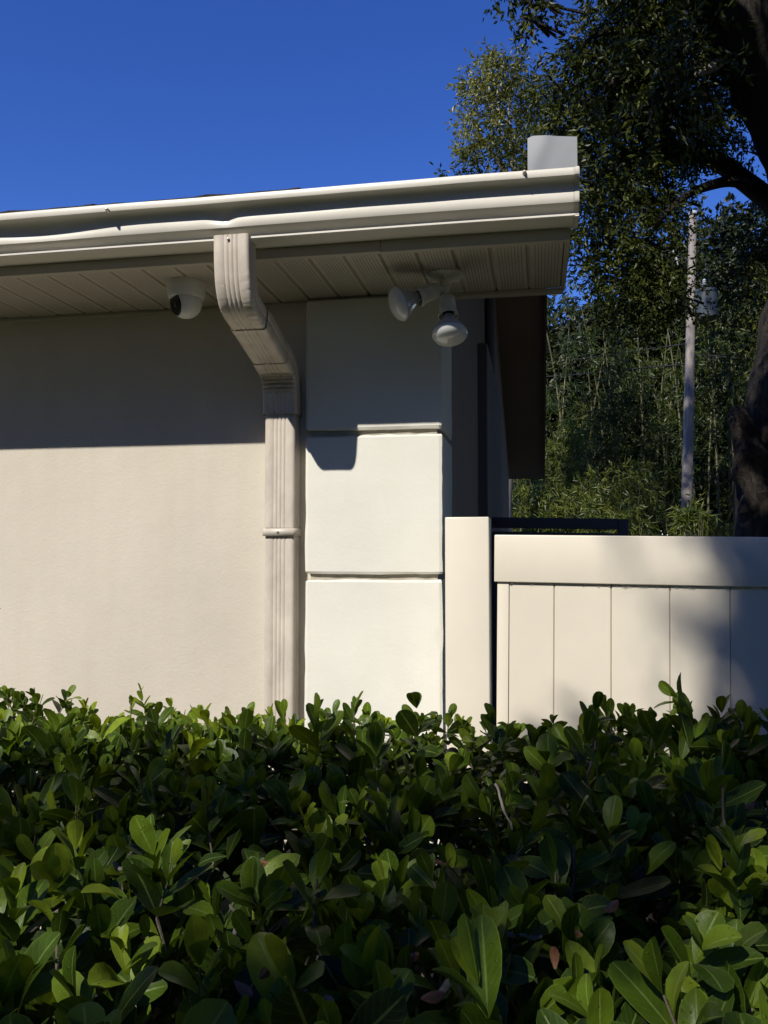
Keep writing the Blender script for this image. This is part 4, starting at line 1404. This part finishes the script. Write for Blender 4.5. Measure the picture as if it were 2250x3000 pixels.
V = Pp[:, None, None, :] + Sd[:, None, None, :] * lx[..., None] + Dd[:, None, None, :] * yl[..., None] + Nn[:, None, None, :] * zl[..., None]
V = V.reshape(n, NR * NC, 3) - HO
q = []
for j in range(NR - 1):
    for i in range(NC - 1):
        a = j * NC + i
        q.append((a, a + 1, a + NC + 1, a + NC))
Q = np.array(q)
UV1 = np.stack([np.tile((cc + 1) / 2, NR), np.repeat(tt, NC)], 1)

# which leaves show largest: splat them into a small depth buffer
W_, H_ = 150, 200
VW = V + HO - np.array([0, 0, EYE])
dep = VW @ _f
sx = ((VW @ _r) / dep * F_PX + 1125) / 2250 * W_
sy = (1500 - (VW @ _u) / dep * F_PX) / 3000 * H_
ok = (dep > 0.1) & (sx >= 0) & (sx < W_) & (sy >= 0) & (sy < H_)
ids = np.repeat(np.arange(n)[:, None], NR * NC, 1)
cell = (sy[ok].astype(int) * W_ + sx[ok].astype(int)); dd = dep[ok]; ii = ids[ok]
order = np.argsort(-dd)
buf = np.full(W_ * H_, -1); buf[cell[order]] = ii[order]
cnt = np.bincount(buf[buf >= 0], minlength=n)
area = np.zeros(n); m_in = ok.any(1)
area[m_in] = (Ls * Ws)[m_in] / (dep[m_in].mean(1) ** 2)
score = cnt + area * 20
big = np.argsort(-score)[:300]
rest = np.setdiff1d(np.arange(n), big)
for i in big:
    cen = V[i][NC // 2]
    me = npmesh('leaf', V[i] - cen, Q, UV1, np.full(NR * NC, Rn[i]))
    me.materials.append(M['hedge_leaf'])
    o = link(bpy.data.objects.new('leaf', me), hedge)
    o.location = cen
Vr = V[rest].reshape(-1, 3)
Fr = (np.arange(len(rest))[:, None, None] * (NR * NC) + Q[None]).reshape(-1, 4)
me = npmesh('foliage', Vr, Fr, np.tile(UV1, (len(rest), 1)), np.repeat(Rn[rest], NR * NC))
me.materials.append(M['hedge_leaf'])
o = link(bpy.data.objects.new('foliage', me), hedge)
o['kind'] = 'stuff'

# stems under the leaves
sm_ = MB()
for p, a in tips[::2]:
    r0 = p - Vector((a.x * .05, a.y * .05, 0.06)) - Vector((random.gauss(0, .04), random.gauss(0, .04), 0.12))
    r1 = r0 - Vector((random.gauss(0, .05), random.gauss(0, .05), 0.2))
    sm_.tube([p - a * 0.002, p - a * 0.06, r0, r1], [0.0012, 0.0018, 0.003, 0.005], 5, cap=False)
o = keep(sm_.build('stems', M['twig'], smooth=True), hedge); o['kind'] = 'stuff'
for pts, r in (
        ([at(945, 2150, .74), at(1000, 2085, .77), at(1060, 2040, .80), at(1082, 2012, .82), at(1110, 2018, .83), at(1170, 2022, .85)], [.0052, .005, .0045, .0042, .0036, .003]),
        ([at(1082, 2012, .82), at(1062, 1985, .83), at(1050, 1950, .85)], [.0035, .003, .002]),
        ([at(40, 2040, .90), at(90, 1990, .93), at(160, 1945, .96)], [.006, .005, .003]),
        ([at(75, 2035, .90), at(110, 2000, .92), at(165, 1965, .95)], [.003, .003, .002]),
        ([at(485, 2085, .84), at(505, 2030, .85), at(512, 1990, .87), at(500, 1960, .89)], [.006, .0055, .005, .003]),
        ([at(245, 1860, 1.05), at(262, 1880, 1.04), at(285, 1840, 1.06)], [.005, .005, .003]),
        ([at(1070, 1690, 1.25), at(1085, 1740, 1.22), at(1105, 1790, 1.2)], [.003, .003, .002])):
    sp = spline(pts, 5)
    keep(MB().tube([p_ + Vector((noise.noise(p_ * 70), noise.noise(p_ * 71 + Vector((5, 0, 0))), noise.noise(p_ * 69 + Vector((0, 9, 0))))) * 0.004 for p_ in sp], [q_ * 0.62 for q_ in lerp_list(r, len(sp) - 1)], 8, 0.5, 110).build('branch', M['branch'], smooth=True), hedge)
# withered leaves caught in the hedge
for i in range(18):
    px, py = random.uniform(100, 1620), random.uniform(1760, 2200)
    fixed = [(905, 2060), (960, 2145), (1195, 2045), (665, 2140), (700, 2150), (1085, 1975), (1630, 1735), (545, 2150), (420, 2010), (970, 1880), (940, 1860), (1410, 1990)]
    if i < len(fixed):
        px, py = fixed[i]
    drop = (1500 - py * 2250 / 1659) / F_PX + 0.049
    Y = min(1.6, max(0.6, -0.38 / drop)) - 0.02
    p = at(px, py, Y)
    L = random.uniform(0.010, 0.019)
    d = Vector((random.gauss(0, 1), random.gauss(0, .5), random.gauss(0, .7))).normalized()
    s = d.cross(Vector((random.gauss(0, .5), -1, 0.6))).normalized()
    nn = d.cross(s)
    vs = []
    for j in range(5):
        t = j / 4
        w = L * 0.24 * sin(pi * min(1, t * .9 + .06)) + 0.0005
        cu = -nn * L * 0.5 * t * t
        for e, hgt in ((-1, .5), (0, 0), (1, .5)):
            vs.append(p + d * L * t + s * w * e + nn * hgt * w * 1.2 + cu)
    fs = [(j * 3 + e, j * 3 + e + 1, j * 3 + e + 4, j * 3 + e + 3) for j in range(4) for e in (0, 1)]
    keep(MB().add(vs, fs).build('dead_leaf', M['dead'], smooth=True), hedge)
print('hedge leaves', n)

scene.render.engine = 'CYCLES'
scene.cycles.max_bounces = 8
scene.cycles.transparent_max_bounces = 8
